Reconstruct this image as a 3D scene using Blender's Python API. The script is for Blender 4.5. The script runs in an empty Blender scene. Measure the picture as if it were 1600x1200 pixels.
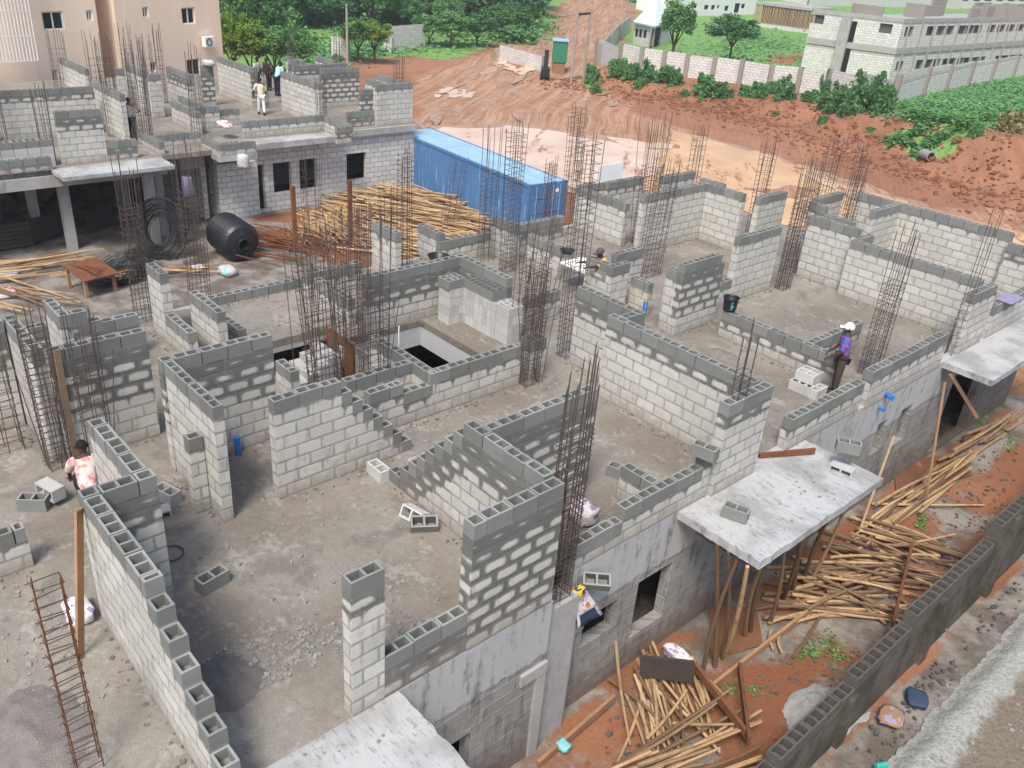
import bpy, bmesh, math, random
from math import sin, cos, pi, radians, floor, sqrt
from mathutils import Vector, Matrix, noise
random.seed(7)
scene = bpy.context.scene
COL = scene.collection
c = .24                                   # one block course, mortar joint included
G = -3.3                                  # ground of the yard below the upper slab (slab top is z = 0)
# ------------------------------------------------------------------ camera
H = 8.9
_yaw, _pit, _rol, F = radians(-46.23722415), radians(27.78323136), radians(-4.6267445), 1347.1161655
_f = Vector((cos(_pit)*sin(_yaw), cos(_pit)*cos(_yaw), -sin(_pit)))
_r0 = Vector((cos(_yaw), -sin(_yaw), 0)); _d0 = _f.cross(_r0)
_r = cos(_rol)*_r0 + sin(_rol)*_d0; _d = -sin(_rol)*_r0 + cos(_rol)*_d0
cam = bpy.data.objects.new('camera', bpy.data.cameras.new('camera')); COL.objects.link(cam)
cam.matrix_world = Matrix(((_r.x, -_d.x, -_f.x, 0), (_r.y, -_d.y, -_f.y, 0), (_r.z, -_d.z, -_f.z, H), (0, 0, 0, 1)))
cam.data.sensor_width = 36; cam.data.sensor_fit = 'HORIZONTAL'; cam.data.lens = F/1600*36
cam.data.clip_end = 3000; cam.data.clip_start = .1
scene.camera = cam
def ray(x, y): return _r*((x-800)/F) + _d*((y-600)/F) + _f
def at(x, y, z):
    d = ray(x, y); s = (z-H)/d.z
    return Vector((d.x*s, d.y*s, z))
# ------------------------------------------------------------------ shader helper
class S:
    def __init__(s, T, sock): s.T = T; s.k = sock
    def _m(s, op, *a, clamp=False):
        n = s.T.nodes.new('ShaderNodeMath'); n.operation = op; n.use_clamp = clamp
        for i, v in enumerate((s,)+a):
            if isinstance(v, S): s.T.links.new(v.k, n.inputs[i])
            else: n.inputs[i].default_value = v
        return S(s.T, n.outputs[0])
    def __add__(s, o): return s._m('ADD', o)
    __radd__ = __add__
    def __sub__(s, o): return s._m('SUBTRACT', o)
    def __rsub__(s, o): return (s*-1)+o
    def __mul__(s, o): return s._m('MULTIPLY', o)
    __rmul__ = __mul__
    def __truediv__(s, o): return s._m('DIVIDE', o)
    def floor(s): return s._m('FLOOR')
    def fract(s): return s._m('FRACT')
    def mod(s, o): return s._m('FLOORED_MODULO', o)
    def min(s, o): return s._m('MINIMUM', o)
    def max(s, o): return s._m('MAXIMUM', o)
    def abs(s): return s._m('ABSOLUTE')
    def clamp(s): return s._m('ADD', 0., clamp=True)
    def step(s, a, b):
        n = s.T.nodes.new('ShaderNodeMapRange'); n.interpolation_type = 'SMOOTHSTEP'
        for i, v in enumerate((s, a, b)):
            if isinstance(v, S): s.T.links.new(v.k, n.inputs[i])
            else: n.inputs[i].default_value = v
        return S(s.T, n.outputs[0])
class M:
    def __init__(s, name, rough=.9, spec=.3):
        s.m = bpy.data.materials.new(name); s.m.use_nodes = True; s.T = s.m.node_tree
        s.b = s.T.nodes['Principled BSDF']; s.b.inputs['Roughness'].default_value = rough
        s.b.inputs['Specular IOR Level'].default_value = spec
    def node(s, t, **kw):
        n = s.T.nodes.new(t)
        for k, v in kw.items(): setattr(n, k, v)
        return n
    def uv(s):
        n = s.node('ShaderNodeUVMap'); q = s.node('ShaderNodeSeparateXYZ'); s.T.links.new(n.outputs[0], q.inputs[0])
        return S(s.T, q.outputs[0]), S(s.T, q.outputs[1])
    def obj(s): return s.node('ShaderNodeTexCoord').outputs['Object']
    def pos(s): return s.node('ShaderNodeNewGeometry').outputs['Position']
    def xyz(s, vec):
        q = s.node('ShaderNodeSeparateXYZ'); s.T.links.new(vec, q.inputs[0]); return [S(s.T, o) for o in q.outputs]
    def attr(s, name, out='Fac'):
        n = s.node('ShaderNodeAttribute'); n.attribute_name = name; return S(s.T, n.outputs[out])
    def rnd(s): return S(s.T, s.node('ShaderNodeObjectInfo').outputs['Random'])
    def vec(s, x, y, z=0.):
        n = s.node('ShaderNodeCombineXYZ')
        for i, v in enumerate((x, y, z)):
            if isinstance(v, S): s.T.links.new(v.k, n.inputs[i])
            else: n.inputs[i].default_value = v
        return n.outputs[0]
    def noise(s, vec, scale, detail=3., rough=.55, dist=0.):
        n = s.node('ShaderNodeTexNoise'); s.T.links.new(vec, n.inputs['Vector'])
        n.inputs['Scale'].default_value = scale; n.inputs['Detail'].default_value = detail
        n.inputs['Roughness'].default_value = rough; n.inputs['Distortion'].default_value = dist
        return S(s.T, n.outputs['Fac'])
    def white(s, vec):
        n = s.node('ShaderNodeTexWhiteNoise', noise_dimensions='3D'); s.T.links.new(vec, n.inputs['Vector']); return S(s.T, n.outputs['Value'])
    def voro(s, vec, scale, out='Distance'):
        n = s.node('ShaderNodeTexVoronoi'); s.T.links.new(vec, n.inputs['Vector']); n.inputs['Scale'].default_value = scale
        return S(s.T, n.outputs[out])
    def mix(s, f, a, b, mode='MIX'):
        n = s.node('ShaderNodeMix', data_type='RGBA', blend_type=mode)
        for i, v in ((0, f), (6, a), (7, b)):
            if isinstance(v, S): s.T.links.new(v.k, n.inputs[i])
            elif isinstance(v, bpy.types.NodeSocket): s.T.links.new(v, n.inputs[i])
            elif isinstance(v, (int, float)): n.inputs[i].default_value = v
            else: n.inputs[i].default_value = (*v, 1)
        return n.outputs[2]
    def grey(s, v):
        n = s.node('ShaderNodeCombineColor')
        for i in range(3): s.T.links.new(v.k, n.inputs[i])
        return n.outputs[0]
    def scale(s, col, v): return s.mix(1., col, s.grey(v), 'MULTIPLY')
    def col(s, v):
        if isinstance(v, bpy.types.NodeSocket): s.T.links.new(v, s.b.inputs['Base Color'])
        else: s.b.inputs['Base Color'].default_value = (*v, 1)
        return s
    def rough(s, v): s.T.links.new(v.k, s.b.inputs['Roughness']); return s
    def bump(s, v, dist=.01, strength=1.):
        n = s.node('ShaderNodeBump'); n.inputs['Distance'].default_value = dist; n.inputs['Strength'].default_value = strength
        s.T.links.new(v.k, n.inputs['Height']); s.T.links.new(n.outputs[0], s.b.inputs['Normal']); return s
MAT = {}
def simple(name, col, rough=.8, var=.25, scale=6., spec=.3, metal=0., bump=0.):
    m = M(name, rough, spec); p = m.obj()
    n = m.noise(p, scale, 4.); n2 = m.noise(p, scale*7, 2.)
    k = (n-.5)*(var*2) + (n2-.5)*var + 1.
    k = k*((m.rnd()-.5)*(var*.8)+1.)
    m.col(m.scale(m.mix(0., col, col), k)); m.b.inputs['Metallic'].default_value = metal
    if bump: m.bump(n2, bump)
    MAT[name] = m.m; return m
# block wall: joints, smeared mortar that is still damp round the joints, pale dry faces
def make_block(name, dry=(.485, .472, .43), wet=(.14, .138, .128), rowh=c, joint=.013, lift=0.):
    m = M(name, .93, .2); u, v = m.uv(); rn = m.attr('rnd'); dt = m.attr('dtop'); wd = m.attr('wd')
    row = (v/rowh+.0001).floor(); fv = (v/rowh+.0001).fract()
    uu = u/.465 + row.mod(2.)*.5 + rn*3.7
    iu = uu.floor(); fu = uu.fract()
    dx = fu.min(1.-fu)*.465; dz = fv.min(1.-fv)*rowh
    sx_ = (dx.max(.001)*dx.max(.001)); sz_ = (dz.max(.001)*dz.max(.001)); d = ((sx_*sz_)/(sx_+sz_*1.))._m('SQRT')
    val = m.white(m.vec(iu, row, rn*17.)); val2 = m.white(m.vec(row, iu, rn*31.))
    p = m.vec(u, v, rn*9.)
    n1 = m.noise(p, 7., 3., .6); n2 = m.noise(p, 55., 3., .7); n3 = m.noise(p, 1.3, 3., .6)
    ns = m.noise(m.vec(u*5., v*.7, rn*5.), 1.6, 3., .6)
    w = (wd-dt+(val-.5)*.10+(n1-.5)*.42).step(-.08, .12)
    wt = ((wd*.62).min(.40)-dt+(val2-.5)*.22+(n1-.5)*.45).step(-.10, .24)
    thr = w*.034 + wt*.052 + joint
    n4 = m.noise(p, 20., 3., .6)
    mk = (d+(n1-.5)*.040+(n4-.5)*.030+(n2-.5)*.010-thr).step(-.018, .020)
    dcol = m.scale(m.mix(0., dry, dry), (val-.5)*.22+(n2-.5)*.30+(n3-.5)*.30+1.)
    wcol = m.scale(m.mix(0., wet, wet), (n2-.5)*.5+(val2-.5)*.2+1.)
    jcol = m.scale(m.mix(n3.step(.35,.6), (.235,.23,.215), (.31,.285,.25)), (n2-.5)*.5+1.)
    cc = m.mix(mk, m.mix((w*1.4).min(1.), jcol, wcol), dcol)
    cc = m.mix((ns+(n1-.5)*.4).step(.56, .74)*.42, cc, (.21, .20, .185))
    cc = m.mix((n3+(n1-.5)*.5).step(.52,.72)*.28, cc, (.30,.275,.235))
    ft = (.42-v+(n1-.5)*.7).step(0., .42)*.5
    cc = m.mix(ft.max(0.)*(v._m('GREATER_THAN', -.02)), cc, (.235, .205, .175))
    m.col(cc); m.bump(mk*.35+n2*.35+(d*30.).min(1.)*.5, .008, .8)
    MAT[name] = m.m
make_block('block_wall')
make_block('rough_block', dry=(.50, .47, .42), wet=(.24, .22, .20))
make_block('far_block', dry=(.60, .585, .55), wet=(.30, .28, .255))
# lower storey: older blocks with raised pale joints, run-off stains, plaster band
m = M('old_wall', .92, .2); u, v = m.uv(); rn = m.attr('rnd')
row = (v/c).floor(); fv = (v/c).fract(); uu = u/.465+row.mod(2.)*.5; fu = uu.fract(); iu = uu.floor()
p = m.vec(u, v, rn*9.); n1 = m.noise(p, 6., 4., .6); n2 = m.noise(p, 60., 3., .7); n3 = m.noise(p, .8, 3.)
d = (fu.min(1.-fu)*.465).min(fv.min(1.-fv)*c)
j = (d+(n1-.5)*.035).step(.003, .016); val = m.white(m.vec(iu, row, 3.))
base = m.scale(m.mix(n3.step(.35, .65), (.245, .235, .215), (.31, .30, .28)), (val-.5)*.2+(n2-.5)*.35+1.)
cc = m.mix(j, (.38, .37, .35), base)
pl = (v+(n1-.5)*.25).step(-1.12, -1.02)
cc = m.mix(pl, cc, m.scale(m.mix(n3, (.36, .36, .355), (.46, .46, .455)), (n2-.5)*.2+1.))
ns = m.noise(m.vec(u*3., v*.35, 0.), 1.7, 4., .7)
cc = m.mix((ns+(n1-.5)*.45).step(.48, .74)*.7, cc, (.085, .076, .066))
cc = m.mix((-2.2-v+(n1-.5)*1.2).step(0., 1.1)*.75, cc, (.17, .12, .085))
m.col(cc); m.bump(n2*.5+j*-.8*(1.-pl)+n1*.6, .018, 1.); MAT['old_wall'] = m.m
# fresh top blocks
m = M('fresh_block', .95, .2); p = m.obj(); n2 = m.noise(p, 90., 3., .7); n1 = m.noise(p, 5., 3.); at_ = m.attr('tone')
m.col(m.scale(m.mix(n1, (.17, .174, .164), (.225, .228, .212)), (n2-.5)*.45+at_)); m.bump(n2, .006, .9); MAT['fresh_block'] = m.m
m = M('dry_block', .95, .2); p = m.obj(); n2 = m.noise(p, 80., 3., .7); n1 = m.noise(p, 4., 3.); r_ = m.rnd()
m.col(m.scale(m.mix(n1, (.40, .395, .375), (.50, .495, .475)), (n2-.5)*.4+r_*.3+.85)); m.bump(n2, .006, .9); MAT['dry_block'] = m.m
# concrete floor of the upper storey: dust, damp mortar spills, pale laitance patches, grit
m = M('floor_slab', .88, .3); p = m.pos(); a = m.noise(p, .45, 4., .6); b = m.noise(p, 1.7, 5., .65, .6); d_ = m.noise(p, 9., 4., .7); e = m.noise(p, 70., 2., .8); vo = m.voro(p, 28.)
cc = m.mix(a.step(.36, .62), (.178, .154, .126), (.245, .222, .188))
cc = m.mix((b+(d_-.5)*.6).step(.53, .68)*.5, cc, (.34, .33, .30))
cc = m.mix((m.noise(p, .9, 4., .6, .4)+(d_-.5)*.5).step(.56, .70)*.55, cc, (.092, .087, .08))
cc = m.mix((m.noise(p, 2.6, 3., .6, .3)).step(.60, .70)*.45, cc, (.20, .165, .13))
cc = m.scale(cc, (e-.5)*1.5+(d_-.5)*.6+1.)
cc = m.mix((.17-vo).step(0., .05)*(d_.step(.50, .62)), cc, (.36, .35, .33))
m.col(cc); m.bump(d_*.6+e*.3+b*.8, .03, .9); m.rough(a.step(.3, .7)*.35+.55); MAT['floor_slab'] = m.m
# bare pale slab of porches
m = M('pale_slab', .85, .35); p = m.pos(); a = m.noise(p, 1.1, 4., .6); d_ = m.noise(p, 8., 5., .75); e = m.noise(p, 60., 2.); X, Y, Z = m.xyz(p)
st = m.noise(m.vec(X*1.5, Y*14., Z), 1.5, 3., .7)
cc = m.mix(a.step(.35, .6), (.27, .268, .26), (.40, .40, .395))
cc = m.mix((st*.55+d_*.6).step(.59, .72)*.6, cc, (.13, .125, .12))
m.col(m.scale(cc, (e-.5)*.4+1.)); m.bump(d_*.7+e*.2+st*.5, .015, .8); MAT['pale_slab'] = m.m
m = M('beam_concrete', .9, .25); p = m.pos(); a = m.noise(p, 1.4, 4., .6); d_ = m.noise(p, 12., 4., .7); X, Y, Z = m.xyz(p)
cc = m.mix(a, (.26, .25, .235), (.42, .41, .39)); cc = m.mix(m.noise(m.vec(X*3., Y*3., Z*.6), 2., 3.).step(.58, .7)*.5, cc, (.13, .125, .12))
m.col(m.scale(cc, (d_-.5)*.5+1.)); m.bump(d_, .01, .8); MAT['beam_concrete'] = m.m
simple('plaster_white', (.44, .445, .45), .9, .12, 2.)
simple('rebar', (.105, .080, .070), .75, .35, 3., .3, .3)
simple('rebar_rust', (.17, .065, .03), .85, .35, 5., .2, .2)
simple('dark_steel', (.035, .033, .035), .6, .3, 8., .4, .4)
simple('plank', (.30, .175, .095), .85, .35, 3.); simple('plank_pale', (.42, .29, .17), .85, .3, 3.); simple('plank_dark', (.055, .045, .04), .85, .4, 3.); simple('rust_board', (.16, .065, .032), .85, .5, 4.)
simple('mortar', (.17, .155, .14), .8, .4, 7., .3, 0., .02); simple('rubble', (.30, .295, .28), .95, .35, 9., .2, 0., .02); simple('clod', (.23, .10, .055), .95, .3, 6., .2, 0., .02)
m = M('bamboo', .55, .4); p = m.obj(); X, Y, Z = m.xyz(p); r_ = m.rnd(); nn = m.noise(p, 3., 3.); n2 = m.noise(m.vec(X*30., Y*30., Z*2.), 2., 3.)
cc = m.mix(r_.step(.15, .85), (.15, .09, .05), (.44, .29, .15)); cc = m.mix((nn+(n2-.5)*.5).step(.50, .66)*.55, cc, (.17, .09, .05))
nd = ((Z*2.9+r_*5.).fract()-.5).abs()
cc = m.mix((.022-nd).step(0., .012)*.6, cc, (.12, .075, .045)); m.col(m.scale(cc, (n2-.5)*.7+1.)); MAT['bamboo'] = m.m
simple('pole_tan', (.36,.235,.13), .65, .5, 2.); simple('pole_brown', (.20,.12,.07), .75, .5, 2.); simple('pole_yellow', (.45,.32,.175), .6, .4, 2.)
m = M('old_bamboo', .75, .3); p = m.obj(); X, Y, Z = m.xyz(p); r_ = m.rnd(); nn = m.noise(p, 3., 3.)
cc = m.mix(r_, (.13, .075, .045), (.36, .24, .13)); nd = ((Z*2.9+r_*5.).fract()-.5).abs(); cc = m.mix((.030-nd).step(0., .012)*.8, cc, (.05, .03, .02)); m.col(m.scale(cc, (nn-.5)*.9+1.)); MAT['old_bamboo'] = m.m
m = M('container_paint', .5, .4); p = m.pos(); X, Y, Z = m.xyz(p); a = m.noise(p, .6, 4.); s_ = m.noise(m.vec(X*4., Y*4., Z*.5), 1.5, 4., .7)
cc = m.mix(a, (.045, .125, .29), (.10, .22, .40)); cc = m.mix(s_.step(.56, .72)*.6, cc, (.40, .52, .62)); cc = m.mix(m.noise(p, 3., 5., .7).step(.64, .70)*.7, cc, (.16, .06, .03)); m.col(cc); MAT['container_paint'] = m.m
simple('container_roof', (.25, .39, .48), .45, .35, 1.2, .5); simple('black_plastic', (.012, .013, .016), .42, .3, 3., .5)
m = M('pink_render', .9, .2); p = m.pos(); X, Y, Z = m.xyz(p); n_ = m.noise(p, .35, 4.); m.col(m.scale(m.mix(n_, (.82, .645, .49), (.86, .69, .54)), m.noise(m.vec(X*2, Y*2, Z*.3), 1., 3.)*.2+.9)); MAT['pink_render'] = m.m
simple('white_paint', (.75, .74, .72), .6, .08); simple('window_dark', (.012, .014, .018), .15, .2, 2., .5); simple('dark_void', (.01, .01, .01), .95, .1)
simple('bark', (.09, .065, .045), .95, .4, 8.); simple('pole_wood', (.30, .27, .23), .9, .3, 2.); simple('green_paint', (.03, .17, .10), .6, .2); simple('tan_panel', (.27, .16, .09), .8, .3)
simple('roof_sheet', (.72, .73, .75), .35, .08, 1., .6); simple('dirty_white', (.46, .455, .43), .8, .25, 8.); simple('blue_pipe', (.03, .17, .50), .4, .15); simple('sack_blue', (.035, .055, .10), .7, .3); simple('sack_orange', (.55, .18, .05), .7, .3); simple('sack_red', (.55, .10, .10), .7, .3); simple('sack_purple', (.27, .24, .36), .7, .3); simple('teal_plastic', (.05, .35, .28), .5, .2); simple('yellow_scrap', (.65, .45, .05), .7, .2); simple('cyan_scrap', (.2, .5, .5), .7, .2)
simple('skin', (.065, .035, .024), .6, .15); simple('black_cloth', (.012, .012, .014), .9, .3); simple('denim', (.018, .022, .045), .9, .3); simple('white_cloth', (.68, .66, .62), .9, .12); simple('grey_cloth', (.09, .085, .075), .9, .25); simple('cream_cloth', (.62, .55, .42), .9, .15); simple('maroon_cloth', (.06, .022, .03), .9, .3); simple('cyan_cloth', (.35, .60, .60), .9, .2); simple('brown_trousers', (.07, .055, .04), .95, .5, 14.)
def cloth2(name, a, b, cc_, scale=4.):
    m = M(name, .9, .2); p = m.obj(); n = m.noise(p, scale, 2., .5, 1.5); n2 = m.noise(p, scale*2.3, 3., .6, 1.)
    m.col(m.mix(n2.step(.54, .6), m.mix(n.step(.45, .53), a, b), cc_)); MAT[name] = m.m
cloth2('print_shirt', (.22, .05, .22), (.05, .12, .35), (.40, .12, .30)); cloth2('yellow_shirt', (.60, .42, .05), (.50, .36, .05), (.24, .06, .26), 3.); cloth2('hivis_shirt', (.60, .58, .55), (.65, .60, .55), (.70, .16, .04)); cloth2('pink_cloth', (.62, .50, .46), (.65, .20, .20), (.68, .62, .58), 3.5); cloth2('sack_white', (.62, .60, .60), (.66, .64, .64), (.45, .22, .30), 5.)
m = M('rubble_concrete', .95, .2); p = m.pos(); X, Y, Z = m.xyz(p); a = (m.noise(p, 2., 4., .7)-.5)*.55+((X+2.55)*.75); e = m.noise(p, 25., 3., .8); vo = m.voro(p, 12.)
m.col(m.scale(m.mix(a.step(.42, .62), (.29, .29, .26), (.165, .135, .10)), (e-.5)*1.1+(vo-.4)*.5+1.)); m.bump(e*.7+vo*.4, .03, 1.); MAT['rubble_concrete'] = m.m
simple('window_grey', (.085,.085,.08), .7, .3, 2.)
# leaves
def leafmat(name, a, b):
    m = M(name, .65, .25); t = m.attr('tone'); m.col(m.mix(t, a, b))
    tr = m.node('ShaderNodeBsdfTranslucent'); mx = m.node('ShaderNodeMixShader'); mx.inputs[0].default_value = .22
    m.T.links.new(m.b.inputs['Base Color'].links[0].from_socket, tr.inputs[0]); out = m.T.nodes['Material Output']
    m.T.links.new(m.b.outputs[0], mx.inputs[1]); m.T.links.new(tr.outputs[0], mx.inputs[2]); m.T.links.new(mx.outputs[0], out.inputs[0]); MAT[name] = m.m
leafmat('leaf_dark', (.05, .135, .05), (.13, .28, .10)); leafmat('leaf_mid', (.065, .17, .055), (.17, .34, .11)); leafmat('leaf_yellow', (.08, .17, .018), (.22, .33, .05)); leafmat('leaf_dry', (.20, .20, .08), (.36, .31, .15)); leafmat('leaf_grass', (.06, .20, .06), (.20, .38, .14))
# ground: red laterite mud, tyre tracks, grass and grey grit where the masks say
m = M('ground', .9, .25); p = m.pos(); X, Y, Z = m.xyz(p)
g_ = m.attr('mask', 'Color'); q = m.node('ShaderNodeSeparateColor'); m.T.links.new(g_.k, q.inputs[0]); gr, gy, tr_ = [S(m.T, o) for o in q.outputs]
a = m.noise(p, .12, 4.); b = m.noise(p, .9, 5., .65); d_ = m.noise(p, 5., 5., .7); e = m.noise(p, 30., 3., .75)
al = X*.62+Y*-.78; ac = X*.78+Y*.62
tw = m.noise(p, .05, 2.); tk = m.noise(m.vec(ac*1.5+tw*7., al*.05, 0.), 1.5, 5., .75, .2)
cc = m.mix(a.step(.35, .65), (.21, .085, .042), (.30, .135, .072))
cc = m.mix(b.step(.5, .68)*.6, cc, (.185, .10, .065))
tcol = m.mix((tk*.7+b*.3).step(.38, .62), (.25, .125, .072), (.45, .285, .185))
er = m.noise(m.vec(X*1.2, Y*.35, Z*.4), 1.3, 5., .7); cc = m.mix((er+(d_-.5)*.4).step(.52,.68)*.5, cc, (.14, .058, .032))
cc = m.mix(tr_*.85, cc, tcol)
gg = (gr+(b-.5)*.8+(d_-.5)*.5).step(.42, .58)
cc = m.mix(gg, cc, m.mix(d_.step(.3, .7), (.09, .20, .045), (.21, .36, .10)))
gyy = (gy+(b-.5)*.5+(d_-.5)*.4).step(.40, .60)
cc = m.mix(gyy, cc, m.mix(b.step(.4, .62), (.13, .108, .088), (.26, .235, .205)))
cc = m.scale(cc, (e-.5)*.7+(d_-.5)*.35+1.)
m.col(cc); m.bump(d_*.8+e*.3+tk*tr_*.6, .06, .9); m.rough(.92-(tr_*(tk.step(.45, .62))*.45)); MAT['ground'] = m.m
def water(name, a, b, r0=.10, spec=.5):
    m = M(name, .10, spec); p = m.pos(); n = m.noise(p, .35, 3.); X, Y, Z = m.xyz(p); k_ = (m.noise(m.vec((X*.78+Y*.62)*.9, (X*.62-Y*.78)*.16, 0.), 1., 5., .65)+(m.noise(p, 2.5, 3.)-.5)*.25).step(.56, .66); m.col(m.mix(k_, m.mix(n.step(.35, .65), a, b), (.27, .14, .085))); m.rough(k_*.5+r0); m.bump(m.noise(p, 6., 3.), .004, .25); MAT[name] = m.m
water('wet_mud', (.32, .18, .11), (.38, .23, .145), .35, .25)
water('muddy_water', (.58, .37, .235), (.66, .45, .31), .16, .4); water('orange_water', (.50, .28, .12), (.60, .36, .17), .28, .3)
water('red_water', (.15, .07, .04), (.19, .09, .05))
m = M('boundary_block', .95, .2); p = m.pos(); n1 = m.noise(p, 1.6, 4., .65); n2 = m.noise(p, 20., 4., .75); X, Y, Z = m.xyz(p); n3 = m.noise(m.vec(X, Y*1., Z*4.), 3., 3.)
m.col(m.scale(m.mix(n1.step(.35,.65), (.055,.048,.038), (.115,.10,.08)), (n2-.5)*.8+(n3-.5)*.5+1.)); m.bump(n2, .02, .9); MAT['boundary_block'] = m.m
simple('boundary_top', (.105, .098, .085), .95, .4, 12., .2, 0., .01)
# ------------------------------------------------------------------ mesh helpers
class MB:
    def __init__(s): s.v = []; s.f = []; s.mi = []; s.uv = []; s.a = []; s.tone = []
    def quad(s, pts, uv=None, mi=0, a=None, tone=1.):
        i = len(s.v); s.v += [tuple(p) for p in pts]; n = len(pts); s.f.append(tuple(range(i, i+n))); s.mi.append(mi)
        s.uv += uv or [(0., 0.)]*n; s.a += a or [(0., 0.)]*n; s.tone += [tone]*n
    def box(s, x0, x1, y0, y1, z0, z1, mi=0, skip='', R=None, tone=1.):
        P = [(x0,y0,z0),(x1,y0,z0),(x1,y1,z0),(x0,y1,z0),(x0,y0,z1),(x1,y0,z1),(x1,y1,z1),(x0,y1,z1)]
        if R: P = [R @ Vector(p) for p in P]
        for k, q in (('b',(3,2,1,0)),('t',(4,5,6,7)),('s',(0,1,5,4)),('e',(1,2,6,5)),('n',(2,3,7,6)),('w',(3,0,4,7))):
            if k not in skip: s.quad([P[i] for i in q], mi=mi, tone=tone)
    def bar(s, a, b, r, n=6, mi=0, r2=None, cap=True, tone=1.):
        a = Vector(a); b = Vector(b); d = (b-a).normalized(); u = d.orthogonal().normalized(); w = d.cross(u); r2 = r if r2 is None else r2
        ra = [a+(u*cos(2*pi*i/n)+w*sin(2*pi*i/n))*r for i in range(n)]; rb = [b+(u*cos(2*pi*i/n)+w*sin(2*pi*i/n))*r2 for i in range(n)]
        for i in range(n): j = (i+1) % n; s.quad([ra[i], ra[j], rb[j], rb[i]], mi=mi, tone=tone)
        if cap: s.quad(rb, mi=mi, tone=tone); s.quad(ra[::-1], mi=mi, tone=tone)
    def tube(s, pts, r, n=6, mi=0):
        for a, b in zip(pts, pts[1:]): s.bar(a, b, r, n, mi)
    def build(s, name, mats, parent=None, smooth=False, rnd=None, weld=False):
        me = bpy.data.meshes.new(name); me.from_pydata(s.v, [], s.f)
        for mn in ([mats] if isinstance(mats, str) else mats): me.materials.append(MAT[mn])
        me.polygons.foreach_set('material_index', s.mi)
        l = me.uv_layers.new(name='UVMap'); l.data.foreach_set('uv', [x for p in s.uv for x in p])
        if rnd is not None:
            for k, nm in enumerate(('dtop', 'wd')):
                at_ = me.attributes.new(nm, 'FLOAT', 'POINT'); at_.data.foreach_set('value', [x[k] for x in s.a])
            at_ = me.attributes.new('rnd', 'FLOAT', 'POINT'); at_.data.foreach_set('value', [rnd]*len(s.v))
        at_ = me.attributes.new('tone', 'FLOAT', 'POINT'); at_.data.foreach_set('value', s.tone)
        if weld:
            bm = bmesh.new(); bm.from_mesh(me); bmesh.ops.remove_doubles(bm, verts=bm.verts, dist=1e-4); bm.to_mesh(me); bm.free()
        if smooth: me.polygons.foreach_set('use_smooth', [True]*len(me.polygons))
        o = bpy.data.objects.new(name, me); COL.objects.link(o)
        if parent: o.parent = parent
        return o
def empty(name, loc=(0,0,0), rz=0.):
    o = bpy.data.objects.new(name, None); COL.objects.link(o); o.location = loc; o.rotation_euler = (0,0,rz); o.empty_display_size = .2; return o
def tag(o, label, cat, group=None):
    o['label'] = label; o['category'] = cat
    if group: o['group'] = group
    return o
def struct(o, kind='structure'): o['kind'] = kind; return o
def copy(o, loc, rot=None, scale=None, parent=None, label=None, cat=None, group=None):
    n = o.copy(); COL.objects.link(n); n.location = loc
    if rot is not None: n.rotation_euler = rot
    if scale is not None: n.scale = scale if not isinstance(scale, (int, float)) else (scale,)*3
    if parent: n.parent = parent
    if label: tag(n, label, cat, group)
    return n
# ------------------------------------------------------------------ hollow sandcrete blocks
def hollow(mb, o, ux, uy, L, T, h, cells, depth, tone=1., mi=0):
    """one block; o = low corner, ux along the length, uy across the thickness; cells open to the top"""
    o = Vector(o); uz = Vector((0,0,1)); P = lambda a,b,z: o+ux*a+uy*b+uz*z
    Q = lambda pts, t=1.: mb.quad(pts, mi=mi, tone=tone*t)
    Q([P(0,0,0),P(L,0,0),P(L,0,h),P(0,0,h)]); Q([P(L,0,0),P(L,T,0),P(L,T,h),P(L,0,h)])
    Q([P(L,T,0),P(0,T,0),P(0,T,h),P(L,T,h)]); Q([P(0,T,0),P(0,0,0),P(0,0,h),P(0,T,h)])
    w = .032 if T > .19 else .028; web = .034
    xs = [w]; cl = (L-2*w-(cells-1)*web)/cells; spans = []
    x = w
    for k in range(cells): spans.append((x, x+cl)); x += cl+web
    rim = 1.28  # top faces get a lighter tone, skylight put into the colour
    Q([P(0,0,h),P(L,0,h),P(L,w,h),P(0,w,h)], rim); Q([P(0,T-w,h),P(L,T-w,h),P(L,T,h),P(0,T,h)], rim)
    x = 0
    for a, b in spans+[(L, L)]:
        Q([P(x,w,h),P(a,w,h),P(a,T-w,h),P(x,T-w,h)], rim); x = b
    for a, b in spans:
        k = h-depth
        Q([P(a,w,h),P(b,w,h),P(b,w,k),P(a,w,k)]); Q([P(b,w,h),P(b,T-w,h),P(b,T-w,k),P(b,w,k)])
        Q([P(b,T-w,h),P(a,T-w,h),P(a,T-w,k),P(b,T-w,k)]); Q([P(a,T-w,h),P(a,w,h),P(a,w,k),P(a,T-w,k)])
        Q([P(a,w,k),P(b,w,k),P(b,T-w,k),P(a,T-w,k)])
WR = random.Random(3)
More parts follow.
